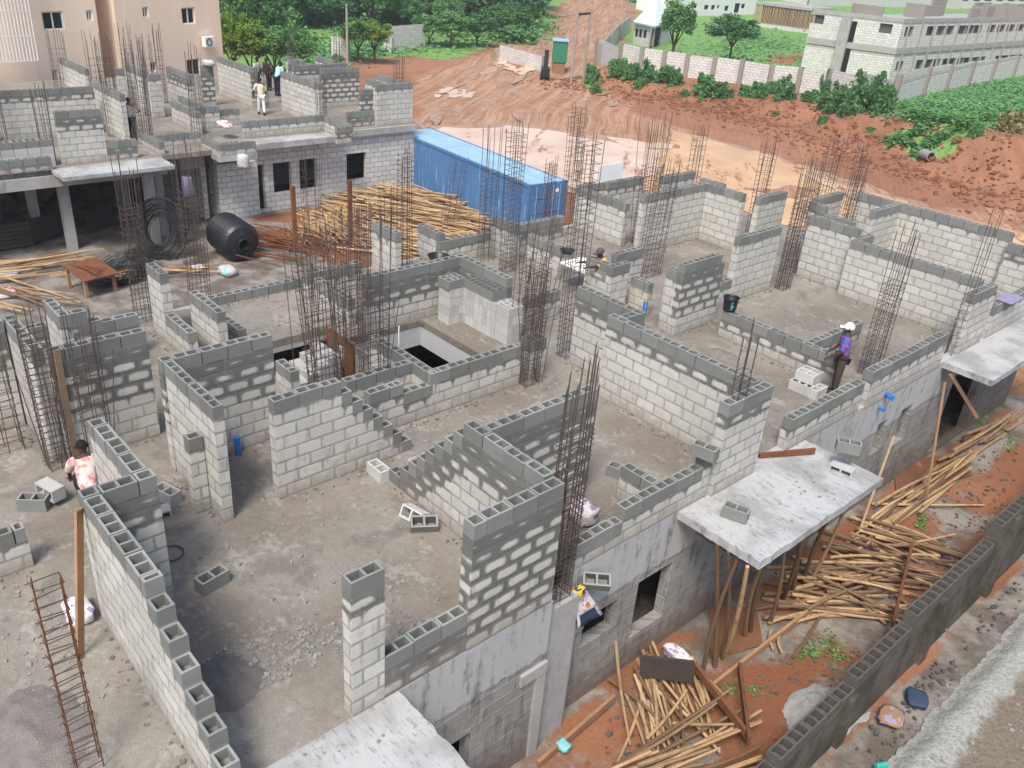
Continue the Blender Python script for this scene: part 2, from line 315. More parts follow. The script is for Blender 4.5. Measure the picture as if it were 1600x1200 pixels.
def block_wall(parent, ax, face, a, b, prof, th=.20, wd=.12, z0=0., mat='block_wall', top=True, label=None, off=None):
    """ax 'B': wall along Y whose seen face is the plane x=face; ax 'A': wall along X whose seen face is the plane y=face.
    prof: [(end, courses), ...] from a to b.  Loose fresh blocks form the top course (a sub-part)."""
    face += WR.uniform(-.004, .004); rnd = WR.random(); mb = MB(); tc = MB()
    if ax == 'B': P = lambda u, t, z: (face-t, u, z)
    else: P = lambda u, t, z: (u, face+t, z)
    flip = ax == 'A'
    def q(pts, uv, aa):
        mb.quad(pts, uv, 0, aa)
    s = a
    for e, n in prof:
        hz = (n-1 if top and n > 1 else n)*c + z0; e2 = e
        if top and n <= 1: hz = z0+.002
        A_ = lambda z: (hz-z, wd)
        def side(u0, u1, t):
            q([P(u0,t,z0),P(u1,t,z0),P(u1,t,hz),P(u0,t,hz)], [(u0,0),(u1,0),(u1,hz-z0),(u0,hz-z0)], [A_(z0),A_(z0),A_(hz),A_(hz)])
        def end(u, uo):
            q([P(u,0,z0),P(u,th,z0),P(u,th,hz),P(u,0,hz)], [(uo,0),(uo+th,0),(uo+th,hz-z0),(uo,hz-z0)], [A_(z0),A_(z0),A_(hz),A_(hz)])
        side(s, e, 0); side(e, s, th); end(s, s+.11); end(e, e+.11)
        q([P(s,0,hz),P(e,0,hz),P(e,th,hz),P(s,th,hz)], [(s,0.1),(e,.1),(e,.1),(s,.1)], [(0,1)]*4)
        if top:
            u = s+.004; first = WR.random() < .4 and e-s > .9
            while e-u > .10:
                L = min(.445, e-u-.004)
                if first: L = .215; first = False
                rest = e-u-L
                if 0 < rest < .11: L = max(.12, e-u-.006)
                jt, jz = WR.uniform(-.007, .007), WR.uniform(-.006, .004)
                if ax == 'B': o = Vector((face-jt, u, hz)); ux = Vector((WR.uniform(-.012,.012),1,0)); uy = Vector((-1,0,0))
                else: o = Vector((u, face+jt, hz)); ux = Vector((1,WR.uniform(-.012,.012),0)); uy = Vector((0,1,0))
                hollow(tc, o, ux, uy, L, th, c-.008+jz, 2 if L > .3 else 1, .16, WR.uniform(.82, 1.12))
                u += L+WR.uniform(.008, .022)
        s = e
    o = mb.build('block_wall', mat, parent, rnd=rnd)
    if label: o['label'] = label
    if top and tc.v: tc.build('top_course', 'fresh_block', o)
    return o
def at_wall(parent, lst):
    for L in lst: block_wall(parent, *L[:5], **(L[5] if len(L) > 5 else {}))
def rake(s, e, n0, n1):
    """stepped profile between two heights"""
    k = abs(n1-n0); d = 1 if n1 > n0 else -1
    return [(s+(e-s)*(i+1)/(k+1), n0+d*i) for i in range(k+1)]
# ------------------------------------------------------------------ the near building
B1 = tag(empty('unfinished_building', (-13, 14, G)), 'large unfinished grey block building in the foreground, open upper storey with half-built rooms', 'building')
for_parent = []
def P1(o):                                # keep world placement under the empty
    o.parent = B1; o.matrix_parent_inverse = Matrix.Translation((13, -14, -G)); return o
class _Par: pass
def B(ax, face, a, b, prof, **k):
    o = block_wall(None, ax, face, a, b, prof if isinstance(prof, list) else [(b, prof)], **k); P1(o); return o
FX = -6.62                                # front face left of the tall rebar column; right of it the face is set back to FY
FY = -6.93
# slab in rectangles round the two stair openings; each abuts the next
def slab(rects, name, mat, z1=0., z0=-.18):
    mb = MB()
    for (x0, x1, y0, y1, sk) in rects: mb.box(x0, x1, y0, y1, z0, z1, skip=sk)
    return P1(mb.build(name, mat))
H1 = (-16.95, -14.45, 7.65, 9.85)         # stair opening with the rusty board
H2 = (-16.10, -13.35, 9.95, 12.05)        # stair well behind the dark wall
slab([(-19.75, FX-.002, -4, 4.045, ''), (-19.75, FX-.225, 4.045, 7.55, ''), (-19.75, FY-.225, 7.55, H1[2], ''), (-19.75, H1[0], H1[2], H1[3], ''), (H1[1], FY-.225, H1[2], H1[3], ''), (-19.75, FY-.225, H1[3], H2[2], ''),
      (-19.75, H2[0], H2[2], H2[3], ''), (H2[1], FY-.225, H2[2], H2[3], ''), (-19.75, FY-.225, H2[3], 28.4, '')], 'floor_slab', 'floor_slab')
def porch(x0, x1, y0, y1, th=.16, dz=.0):
    mb = MB(); n = 14; zt = .003+dz; R = random.Random(int(y0*10))
    xs = [x0+(x1-x0)*i/n for i in range(n+1)]; ys = [y0+(y1-y0)*i/(2*n) for i in range(2*n+1)]
    j = [[(R.uniform(-.02,.02) if i == n else 0, R.uniform(-.02,.02) if k in (0, 2*n) else 0) for k in range(2*n+1)] for i in range(n+1)]
    V = lambda i, k, z: (xs[i]+j[i][k][0], ys[k]+j[i][k][1], z)
    for i in range(n):
        for k in range(2*n): mb.quad([V(i,k,zt), V(i+1,k,zt), V(i+1,k+1,zt), V(i,k+1,zt)])
    for i in range(n):
        mb.quad([V(i,0,zt-th),V(i+1,0,zt-th),V(i+1,0,zt),V(i,0,zt)]); mb.quad([V(i+1,2*n,zt-th),V(i,2*n,zt-th),V(i,2*n,zt),V(i+1,2*n,zt)])
    for k in range(2*n): mb.quad([V(n,k,zt-th),V(n,k+1,zt-th),V(n,k+1,zt),V(n,k,zt)])
    mb.quad([(x0,y0,zt-th),(x0,y1,zt-th),(x1,y1,zt-th),(x1,y0,zt-th)])
    return P1(mb.build('porch_slab', 'pale_slab'))
porch(FY+.005, -5.20, 10.95, 15.12); porch(FY+.005, -5.70, 21.65, 28.3)
porch(FX+.005, -4.6, -3., 4.74)
# lower storey front wall with its openings
def facade(ax, face, u0, u1, z0, z1, holes, th=.22, mat='old_wall', rnd=.3):
    us = sorted({u0, u1, *[h[0] for h in holes], *[h[1] for h in holes]}); zs = sorted({z0, z1, *[h[2] for h in holes], *[h[3] for h in holes]}); mb = MB()
    if ax == 'B': P = lambda u, t, z: (face-t, u, z)
    else: P = lambda u, t, z: (u, face+t, z)
    def quad(pts, uv): mb.quad(pts, uv, 0, [(1,0)]*4)
    for a, b in zip(us, us[1:]):
        for d, e in zip(zs, zs[1:]):
            if any(h[0] <= (a+b)/2 <= h[1] and h[2] <= (d+e)/2 <= h[3] for h in holes): continue
            for t in (0, th): quad([P(a,t,d),P(b,t,d),P(b,t,e),P(a,t,e)], [(a,d),(b,d),(b,e),(a,e)])
    for (a, b, d, e) in holes+[(u0, u1, z0, z1)]:
        for p, q in (((a,d),(b,d)),((b,d),(b,e)),((b,e),(a,e)),((a,e),(a,d))):
            quad([P(p[0],0,p[1]),P(q[0],0,q[1]),P(q[0],th,q[1]),P(p[0],th,p[1])], [(p[0],p[1]),(q[0],q[1]),(q[0]+th,q[1]),(p[0]+th,p[1])])
    return mb.build('front_wall', mat, rnd=rnd)
P1(facade('B', FX, -3, 7.56, G-.3, -.001, [(5.35,6.05,-3.2,-1.75)])); mb = MB(); mb.box(-7.10, -6.70, 7.57, 8.26, G-.2, -.32); P1(mb.build('column_stub', 'beam_concrete'))
P1(facade('B', FY, 8.27, 28.4, G-.3, -.001, [(8.75,9.6,-1.95,-1.30),(10.15,11.12,-2.55,-1.22),(15.9,16.5,-2.3,-1.3),(18.75,19.25,-1.75,-.85),(19.95,20.55,-1.9,-.85),(22.9,25.2,-3.2,-.75)]))
mb = MB(); mb.box(-19.9, -19.76, -4, 28.4, G-.2, -.002); mb.box(-19.75, -7.2, -4.16, -4.01, G-.2, -.002); mb.box(-19.75, -7.2, 28.25, 28.39, G-.2, -.002); mb.box(-12.1, -11.9, -3.9, 28.2, G-.2, -.185); P1(mb.build('lower_wall', 'beam_concrete'))
mb = MB()                                  # concrete posts that stand proud of the wall, stair-hall walls
for y, w in ((7.45, .2), (8.4, .24)): X0 = FX if y < 8 else FY; mb.box(X0-.01, X0+.045, y-w/2, y+w/2, G-.2, -1.42)
mb.box(FX-.01, FX+.06, 7.0, 7.56, -1.42, -1.20); mb.box(FY-.01, FY+.06, 8.28, 8.7, -1.42, -1.20)
P1(mb.build('wall_post', 'beam_concrete'))
mb = MB(); x0, x1, y0, y1 = H2
mb.box(x0-.16, x0-.005, y0-.2, y1+.2, -.70, -.185); mb.box(x0, x1, y1+.005, y1+.16, -.70, -.185)
P1(mb.build('stair_well', 'plaster_white'))
mb = MB(); x0, x1, y0, y1 = H1
mb.box(x0-.16, x0-.005, y0-.2, y1+.2, -.32, -.185); mb.box(x0, x1, y1+.02, y1+.095, -1.6, -.185); mb.box(x0, x1, y0-.1, y0-.004, -.6, -.185)
P1(mb.build('stair_well', 'beam_concrete'))
mb = MB()
for i in range(7): mb.box(x0+.02, x0+.95, y0+.02+i*.28, y0+.30+i*.28, -1.9+.0*i, -.30-.17*(6-i)*.9)
P1(mb.build('stair_flight', 'pale_slab'))
mb = MB()
for i in range(5): mb.box(x0+.05+i*.24, x0+.05+i*.24+.235, y1-.05, y1-.015, -.95+.02*(i % 2), .06-.012*(i % 3))
tag(mb.build('formwork_board', 'rust_board'), 'rusty brown timber formwork hanging in the stair opening among the bars', 'formwork')
W = [  # (axis, face, from, to, profile, options)  -- measured off the grid of the place
 # front corner rooms
 ('A', 2.24, -10.22, -6.30, [(-8.02,9)]+rake(-8.02,-6.35,8,3), dict(th=.22, wd=.02)),
 ('A', 2.24, -7.95, -7.50, [(-7.50,2)], dict(th=.22)) if 0 else None,
 ('B', -9.98, 2.47, 3.17, 9, dict(th=.22, wd=.55, label='short dark block return wall behind the long pale wall')),
 ('A', 2.92, -11.88, -10.21, 9, dict(th=.21, wd=.02)),
 ('A', 4.52, -13.08, -11.23, 9, dict(th=.17, wd=.04)),
 ('B', -13.10, 4.50, 6.50, 9, dict(th=.20, wd=.95, label='block wall with dark damp upper courses and white patches')),
 ('A', 2.93, -16.30, -14.62, 9, dict(th=.20, wd=.05)),
 ('B', -16.12, 0., 2.90, 9, dict(th=.20, wd=.75)),
 ('B', -14.42, 3.16, 4.76, 9, dict(th=.20, wd=1.05, label='dark damp block wall behind two leaning rebar columns')),
 ('B', -11.28, 5.54, 8.22, [(6.80,8)]+rake(6.80,8.30,7,1), dict(th=.20, wd=.03, label='pale block wall with stepped right end')),
 ('A', 7.38, -10.7, -6.90, [(-10.35,1)]+rake(-10.35,-8.70,2,8)+[(-6.90,9)], dict(th=.20, wd=.70)),
 ('B', -8.31, 7.60, 9.98, 9, dict(th=.20, wd=1.7)),
 ('B', FX+.004, 4.05, 4.52, 9, dict(th=.20, wd=.30, label='slim block pier at the slab edge')),
 ('B', FX-.004, 4.52, 5.88, 3, dict(th=.20, wd=.60)),
 ('B', FX+.002, 5.88, 7.52, 9, dict(th=.22, wd=1.9, label='tall dark damp block wall at the front edge')),
 ('B', FY+.003, 8.30, 11.74, [(9.4,2),(11.50,3),(11.74,4)], dict(th=.20, wd=.10)),
 ('A', 10.33, -7.85, -7.14, [(-7.14,3)], dict(th=.20, wd=.02)),
 ('A', 12.90, -10.75, -7.10, 8, dict(th=.20, wd=.25, label='long pale block wall with dark top course facing left')),
 ('B', -6.85, 11.80, 13.15, 8, dict(th=.22, wd=.30)),
 ('A', 13.53, -12.26, -10.40, 8, dict(th=.20, wd=.5)),
 ('B', -10.42, 13.12, 13.52, 8, dict(th=.20, wd=.9)),
 # left rear rooms
 ('A', 6.43, -18.90, -18.12, 7, dict(th=.20, wd=.03)), ('A', 6.436, -18.118, -16.9, 3, dict(th=.20, wd=.03)),
 ('A', 6.98, -18.0, -16.55, 5, dict(th=.20, wd=.05)),
 ('A', 7.60, -17.8, -16.98, 2, dict(th=.20, wd=.05)),
 ('B', -19.52, 8.05, 12.3, 1, dict(th=.20)),
 ('A', 3.86, -17.35, -16.35, 7.5 and [(-16.35,8)], dict(th=.20, wd=.1)),
 ('B', -16.36, 3.87, 4.62, [(4.36,8),(4.62,7)], dict(th=.20, wd=.4)),
 ('B', -17.85, 4.82, 5.78, 4, dict(th=.20, wd=.1)),
 ('B', -18.3, 3.2, 4.1, 4, dict(th=.20, wd=.3)),
 ('B', -18.72, 10.35, 12.0, 3, dict(th=.20, wd=.20)),
 ('A', 10.33, -18.35, -16.72, 3, dict(th=.20, wd=.20)),
 # middle: stair hall
 ('B', -16.15, 10.5, 13.50, 6, dict(th=.20, wd=.68, label='dark damp block wall behind the stair well')),
 ('A', 13.30, -16.14, -14.35, 6, dict(th=.20, wd=.45)),
 ('B', -12.75, 7.80, 9.33, 4, dict(th=.20, wd=.06)),
 ('A', 9.34, -14.30, -12.10, 4, dict(th=.20, wd=.02)),
 ('A', 7.34, -14.75, -14.10, 3, dict(th=.20, wd=.02)),
 ('B', -12.10, 7.90, 11.80, [(8.68,4),(9.40,3),(11.80,4)], dict(th=.20, wd=.12)),
 ('B', -12.12, 12.10, 12.58, 4, dict(th=.34, wd=.1)),
 ('B', -14.42, 14.10, 15.30, 3, dict(th=.20, wd=.15)),
 ('A', 12.95, -19.65, -18.52, 6, dict(th=.20, wd=.15)),
 ('A', 14.85, -20.1, -19.02, 4, dict(th=.20, wd=.03)),
 ('B', -18.98, 14.84, 16.78, 3, dict(th=.20, wd=.10)),
 ('A', 16.80, -19.0, -17.9, 5, dict(th=.20, wd=.10)),
 ('B', -19.05, 17.75, 20.0, 3, dict(th=.20, wd=.5)),
 ('A', 17.1, -17.7, -16.3, [(-16.3,4)], dict(th=.20, wd=.15)),
 # right rear rooms
 ('A', 20.98, -19.55, -17.35, 6, dict(th=.20, wd=.03)),
 ('B', -19.55, 21.2, 22.35, 6, dict(th=.20, wd=.2)),
 ('B', -19.40, 22.4, 24.25, 6, dict(th=.20, wd=.2)),
 ('B', -19.0, 24.9, 26.75, 6, dict(th=.20, wd=.1)),
 ('A', 26.1, -18.3, -17.3, 6, dict(th=.20, wd=.1)),
 ('B', -16.55, 20.9, 24.18, 8, dict(th=.20, wd=.05, label='pale block wall behind the rear rebar columns')),
 ('A', 24.02, -16.53, -15.1, 8, dict(th=.20, wd=.03)),
 ('B', -14.58, 24.25, 25.8, 8, dict(th=.20, wd=.05)),
 ('B', -12.416, 19.58, 20.05, 3, dict(th=.20, wd=.04)), ('B', -12.41, 20.052, 22.10, 8, dict(th=.20, wd=.04)),
 ('B', -11.84, 16.90, 18.60, [(18.45,8),(18.60,7)], dict(th=.20, wd=1.2, label='block wall with dark mortar patches round white block faces')),
 ('A', 16.90, -12.38, -12.04, 7, dict(th=.20, wd=.1)),
 ('A', 16.22, -14.50, -13.75, 6, dict(th=.20, wd=.3, mat='rough_block')),
 ('B', -13.55, 16.22, 16.90, 6, dict(th=.20, wd=.1)),
 ('B', -14.16, 17.05, 18.15, 6, dict(th=.20, wd=.1)),
 ('A', 17.16, -13.66, -13.05, 4, dict(th=.20, wd=.05, mat='rough_block')),
 ('A', 17.92, -11.2, -7.85, 3, dict(th=.20, wd=.25)),
 ('B', -8.70, 18.12, 20.5, 3, dict(th=.20, wd=.2)),
 ('B', FY+.004, 14.40, 17.30, [(17.30,3)], dict(th=.22, wd=.12)),
 ('B', FY+.002, 17.60, 21.45, 4, dict(th=.22, wd=.15, z0=-.1)),
 ('A', 23.95, -12.65, -11.05, 8, dict(th=.20, wd=.08)),
 ('A', 23.62, -11.04, -7.0, [(-7.3,7)], dict(th=.20, wd=.05, label='long pale block wall across the right-hand room')),
 ('B', FY+.004, 22.38, 23.85, 7, dict(th=.22, wd=.08)),
 ('B', -10.9, 24.0, 24.75, 7, dict(th=.20, wd=.2)),
 ('A', 28.10, -13.4, -8.3, [(-8.3,8)], dict(th=.20, wd=.10, label='rear pale block wall against the orange pool')),
 ('A', 27.9, -8.28, -6.9, [(-6.9,7)], dict(th=.20, wd=.3)),
 ('B', -11.78, 26.4, 28.1, 8, dict(th=.20, wd=.05)),
 ('B', -13.55, 25.9, 27.6, 8, dict(th=.20, wd=.05)),
 ('A', 25.3, -13.5, -11.9, [(-12.9,8),(-11.9,7)], dict(th=.20, wd=.2)),
 ('B', FY+.003, 24.15, 28.08, 4, dict(th=.22, wd=.05)),
 ('A', 24.16, -7.6, -6.99, 3, dict(th=.20, wd=.05)),
 ('B', -11.88, 0.3, 1.84, 3, dict(th=.20, wd=.05)),
]
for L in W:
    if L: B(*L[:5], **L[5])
# half-block pier against the pale free-standing wall
B('B', -11.70, 4.27, 4.505, 6, th=.20, wd=.02)
# ------------------------------------------------------------------ rebar columns
RR = random.Random(11)
_bar = MB()
for k in range(10):                       # unit bar, deformed slightly, 1 m long
    _bar.bar((0.0015*sin(k*2.1),.0015*cos(k*1.7),k/10),(0.0015*sin(k*2.1+2.1),.0015*cos(k*1.7+1.7),(k+1)/10), 1., 5, cap=(k==9))
BAR = _bar.build('vertical_bar', 'rebar'); BARR = None
BAR_ME = BAR.data; bpy.data.objects.remove(BAR)
BAR_RUST = BAR_ME.copy(); BAR_RUST.materials[0] = MAT['rebar_rust']
_ties = {}
def tie_mesh(wx, wy):
    k = (round(wx,2), round(wy,2))
    if k not in _ties:
        mb = MB(); x, y = wx/2+.008, wy/2+.008; e = .04
        for a, b in (((-x,-y-e,0),(-x,y,.012)),((-x,y,.012),(x,y,0)),((x,y,0),(x,-y,.012)),((x,-y,.012),(-x-e,-y,0))): mb.bar(a, b, .0062, 4, cap=False)
        o = mb.build('stirrup', 'rebar'); _ties[k] = o.data; bpy.data.objects.remove(o)
    return _ties[k]
def link(name, me, parent, loc, rot=(0,0,0), sc=(1,1,1)):
    o = bpy.data.objects.new(name, me); COL.objects.link(o); o.parent = parent; o.location = loc; o.rotation_euler = rot; o.scale = sc; return o
def rebar_column(x, y, h, label, z0=0., wx=.24, wy=.36, n=8, lean=(0,0), ties=(0,1.), sp=.2, rz=0., splay=.02, r=.0085, parts=True, rust=0., extra=0, group='rebar columns rising from the near building'):
    t = tag(empty('rebar_column', (x, y, z0), rz), label, 'rebar column', group)
    per = [(-1,-1),(1,-1),(1,1),(-1,1),(0,-1),(0,1),(-1,0),(1,0),(-.5,-1),(.5,1),(.5,-1),(-.5,1)][:n]
    big = MB()
    for i, (a, b) in enumerate(per):
        bx, by = a*wx/2, b*wy/2; hh = h*RR.uniform(.86, 1.0)
        dx = lean[0]+RR.uniform(-splay, splay); dy = lean[1]+RR.uniform(-splay, splay)
        d = Vector((dx, dy, 1)).normalized(); q = d.to_track_quat('Z', 'Y').to_euler()
        if parts: link('vertical_bar', BAR_RUST if RR.random() < rust else BAR_ME, t, (bx, by, 0), q, (r, r, hh))
        else: big.bar((bx,by,0), Vector((bx,by,0))+d*hh, r, 4, cap=False)
    for i in range(extra):                # stray bars tied to the cage
        bx, by = RR.uniform(-wx,wx), RR.uniform(-wy,wy); hh = h*RR.uniform(.5, 1.05); d = Vector((lean[0]+RR.uniform(-.12,.12), lean[1]+RR.uniform(-.12,.12), 1)).normalized()
        if parts: link('vertical_bar', BAR_ME, t, (bx,by,0), d.to_track_quat('Z','Y').to_euler(), (r,r,hh))
        else: big.bar((bx,by,0), Vector((bx,by,0))+d*hh, r, 4, cap=False)
    z = ties[0]*h+.05; k = 0
    while z < ties[1]*h and k < 60:
        rx, ry = RR.uniform(-.09,.09), RR.uniform(-.09,.09); p = (lean[0]*z, lean[1]*z, z)
        if parts: link('stirrup', tie_mesh(wx, wy), t, p, (rx, ry, RR.uniform(-.05,.05)))
        else:
            Rm = Matrix.Translation(p) @ Matrix.Rotation(rx,4,'X') @ Matrix.Rotation(ry,4,'Y'); C4 = [Rm @ Vector((a*wx/2,b*wy/2,0)) for a,b in ((-1,-1),(1,-1),(1,1),(-1,1))]
            for i in range(4): big.bar(C4[i], C4[(i+1)%4], .006, 3, cap=False)
        z += sp*RR.uniform(.6, 1.35); k += 1
    if not parts: big.build('cage', 'rebar', t)
    return t
RC = rebar_column
RC(-7.86, 1.29, 3.05, 'thin four-bar rebar column rising from bare floor in front of the stepped wall', wx=.16, wy=.26, n=4, ties=(.02,.95), sp=.17, rust=.6, splay=.006)
RC(-14.38, 2.98, 3.15, 'very dense dark rebar column beside a pale upright board', wx=.24, wy=.36, n=10, ties=(0,.85), sp=.10, extra=4, splay=.03)
RC(-14.2, 3.62, 3.0, 'rebar column with kinked stirrups in front of the dark block wall', wx=.22, wy=.40, n=8, ties=(.25,.8), sp=.14, extra=2)
RC(-15.4, 2.4, 3.6, 'loose-barred rebar column farthest left, behind the dense column', wx=.3, wy=.5, n=8, ties=(0,.5), sp=.22, splay=.05)
RC(-19.55, 6.45, 4.0, 'slender rebar column beside the tall end of the narrow grey wall', wx=.25, wy=.36, n=8, ties=(0,.75), sp=.17)
RC(-20.3, 8.15, 4.0, 'twisted-stirrup rebar column behind the low kerb of blocks', wx=.28, wy=.45, n=8, ties=(0,.7), sp=.15, lean=(0,.0))
RC(-14.6, 8.5, 4.1, 'massive leaning tangle of rebar in the stair opening with rusty board', wx=.5, wy=.7, n=12, ties=(0,.85), sp=.15, lean=(-.06,-.03), extra=8, splay=.06, z0=-.3)
RC(-13.75, 7.95, 3.6, 'open rebar column just left of the big tangle', wx=.3, wy=.55, n=8, ties=(0,.55), sp=.2, splay=.05)
RC(-13.0, 8.6, 4.6, 'tall straight rebar column beside the four-course stair wall', wx=.28, wy=.50, n=10, ties=(0,.62), sp=.15, extra=4)
RC(-15.85, 9.95, 3.5, 'rebar column between short pale wall and dark stair wall', wx=.28, wy=.42, n=8, ties=(0,.8), sp=.12, extra=4)
RC(-19.2, 13.75, 3.7, 'slim rebar column between two pale wall ends by the bamboo heap', wx=.28, wy=.34, n=8, ties=(0,.9), sp=.17)
RC(-17.6, 16.3, 4.5, 'tall rebar column in front of the long side of the blue container', wx=.28, wy=.40, n=10, ties=(0,.9), sp=.15)
RC(-18.6, 16.3, 4.05, 'rebar column with bare tips standing against the blue container side, left of the taller one', wx=.25, wy=.42, n=8, ties=(.1,.7), sp=.18)
RC(-13.75, 13.6, 3.2, 'splayed rebar column with tangled stirrups behind the block stacks', wx=.4, wy=.6, n=10, ties=(.1,.7), sp=.14, splay=.09, extra=5, lean=(-.03,.05))
RC(-12.0, 12.0, 3.0, 'dark rebar column at the end of the low corridor wall', wx=.24, wy=.36, n=10, ties=(0,.9), sp=.11, extra=4)
RC(-12.55, 13.75, 5.3, 'tallest rebar column, beside the left end of the long pale wall', wx=.28, wy=.40, n=10, ties=(0,.95), sp=.16)
RC(-9.2, 9.6, 1.0, 'short leaning starter bars behind the dark wall end', wx=.5, wy=.5, n=8, ties=(.3,.6), sp=.3, lean=(0,.0), splay=.05) if 0 else None
RC(-17.2, 21.9, 4.3, 'very dense rebar column at the corner of two rear pale walls', wx=.45, wy=.55, n=12, ties=(0,.62), sp=.09, extra=6)
RC(-15.1, 19.75, 3.6, 'leaning wide rebar column standing in the rear room', wx=.35, wy=.65, n=10, ties=(0,.9), sp=.16, lean=(.0,.05))
RC(-7.0, 12.25, 3.5, 'four-bar rebar column against the end of the long pale wall', wx=.16, wy=.24, n=4, ties=(0,.7), sp=.15, splay=.004, r=.012)
RC(-16.0, 26.5, 3.4, 'rebar column beside a rear wall in front of the orange pool', wx=.30, wy=.42, n=10, ties=(0,.9), sp=.17)
RC(-15.1, 25.4, 3.0, 'short rebar column in a wall gap, dark stirrups', wx=.24, wy=.34, n=8, ties=(0,.8), sp=.10) if 0 else None
RC(-12.2, 22.5, 3.95, 'rebar column at the end of the pale wall, dense dark foot', wx=.26, wy=.40, n=10, ties=(0,.7), sp=.11)
RC(-12.9, 24.0, 3.8, 'wide-spaced rebar column beside the far room corner', wx=.36, wy=.60, n=10, ties=(0,.7), sp=.17, lean=(0,.03))
RC(-7.75, 19.35, 3.75, 'tall open rebar column beside the worker in the white cap', wx=.30, wy=.50, n=10, ties=(0,.62), sp=.13, lean=(.0,.0))
RC(-7.05, 22.3, 3.9, 'thin four-bar rebar column against the right-hand wall end', wx=.16, wy=.24, n=4, ties=(0,.45), sp=.16, splay=.004)
RC(-19.6, 27.5, 3.0, 'faint rebar column behind the rear walls against the pool', wx=.30, wy=.45, n=8, ties=(0,.9), sp=.2)
RC(-20.4, 21.6, 4.0, 'rebar column rising beside the blue container doors', wx=.30, wy=.40, n=10, ties=(.1,.95), sp=.16)
RC(-19.6, 19.75, 2.6, 'rusty rebar column behind the low wall at the container doors', wx=.2, wy=.3, n=8, ties=(0,.9), sp=.12, rust=.8)
RC(-15.6, 30.2, 6.6, z0=G, label='rear rebar column left of two rear wall ends', wx=.34, wy=.60, n=10, ties=(0,.9), sp=.17)
RC(-15.4, 32.0, 6.4, z0=G, label='farthest rebar column seen over the rear wall', wx=.34, wy=.8, n=12, ties=(0,.9), sp=.18)
RC(-12.9, 27.0, 2.9, 'rebar column in the gap of the rear right wall', wx=.26, wy=.36, n=8, ties=(0,.9), sp=.16)
RC(-6.90, 7.90, 4.3, 'big splayed rebar column at the front edge beside the tall dark wall', wx=.24, wy=.44, n=12, ties=(0,.72), sp=.085, lean=(.0,.02), splay=.012, extra=2, rust=.05, z0=-.33, r=.011)
RC(-9.4, 10.35, 1.0, 'knee-high rusty starter bars at the end of the dark wall', wx=.25, wy=.4, n=6, ties=(0,.6), sp=.3, rust=.6, splay=.05)
RC(-6.85, 8.9, .5, 'short bent bars poking up at the front sill', wx=.1, wy=.1, n=3, ties=(0,.2), sp=.3) if 0 else None
RC(-7.3, 21.3, .75, 'three stub bars in the floor beside the right sill', wx=.1, wy=.55, n=4, ties=(0,.1), sp=.3, rust=.5)
# pale timber post beside the dense column, rusty posts in the stair hall
def single(name, label, cat, mat, fn, group=None, **k):
    mb = MB(); fn(mb); return tag(mb.build(name, mat, **k), label, cat, group)
def beam(a, b, w, h=None):
    def fn(mb):
        A, Bv = Vector(a), Vector(b); L = (Bv-A).length; q = (Bv-A).to_track_quat('Z', 'Y').to_matrix().to_4x4(); R = Matrix.Translation(A) @ q
        mb.box(-w/2, w/2, -(h or w)/2, (h or w)/2, 0, L, R=R)
    return fn
single('timber_post', 'pale upright board against the dense dark rebar column', 'board', 'plank_pale', beam((-14.33,3.22,0),(-14.35,3.26,2.2),.03,.12))
single('timber_post', 'rusty red post standing in the big rebar tangle', 'post', 'rust_board', beam((-19.9,10.7,.9),(-19.9,10.7,2.65),.10))
single('timber_post', 'dark red post behind the tall straight rebar column', 'post', 'rust_board', beam((-19.9,12.4,.9),(-19.9,12.4,2.6),.10))
single('timber_plank', 'brown plank leaning on the near end of the stepped pale wall', 'plank', 'plank', beam((-9.62,1.76,.02),(-9.98,2.17,2.02),.035,.15))
single('timber_plank', 'short red plank on the porch by the sill end', 'plank', 'rust_board', beam((-7.1,13.7,.05),(-6.5,14.75,.10),.05,.12))
single('timber_plank', 'red and white plank laid behind the long pale wall', 'plank', 'plank', beam((-11.2,14.5,.05),(-9.8,14.1,.10),.05,.16))
# ------------------------------------------------------------------ loose blocks (each its own thing)
def block_me(L=.45, T=.225, h=.225, mat='dry_block'):
    mb = MB(); hollow(mb, (-L/2,-T/2,0), Vector((1,0,0)), Vector((0,1,0)), L, T, h, 2, h-.012); mb.quad([(-L/2,T/2,0),(L/2,T/2,0),(L/2,-T/2,0),(-L/2,-T/2,0)])
    o = mb.build('hollow_block', mat); return o
BLK = block_me(); BLKD = block_me(mat='fresh_block'); BLK6 = block_me(T=.15)
def blk(x, y, z, rz=0., rx=0., src=None, label=None, group=None):
    o = copy(src or BLK, (x,y,z), (rx,0,rz), label=label, cat='concrete block', group=group); return o
R3 = random.Random(5)
# corner stack by the stair well: blocks on end side by side, five courses
for k in range(5):
    for i in range(3):
        blk(-15.68, 12.52+i*.155, k*.235, 0, src=BLKD if k == 4 else BLK6, label='pale concrete block in the left pile of the stacked blocks by the stair well', group='blocks stacked by the stair well')
    m_ = 8 if k < 4 else 7
    for i in range(m_):
        for j in range(2) if k == 4 else (0,):
            blk(-15.42+i*.16, 13.10+j*.0, k*.235+(.0), pi/2, src=BLKD if k == 4 else BLK6, label='pale concrete block in the long pile of the stacked blocks by the stair well', group='blocks stacked by the stair well')
    if k < 4:
        for i in range(3): blk(-14.0, 12.98+i*.155, k*.235, 0, src=BLK6, label='pale concrete block at the right end of the stacked blocks by the stair well', group='blocks stacked by the stair well')
for (x, y, z, rz) in [(-8.35+i*.165, 17.12, 0, pi/2) for i in range(4)]+[(-8.2,17.35,.235,0),(-8.2,17.12,.235,.1)]:
    blk(x, y, z, rz, label='dusty block in the small pile beside the worker in the white cap', group='blocks piled by the worker')
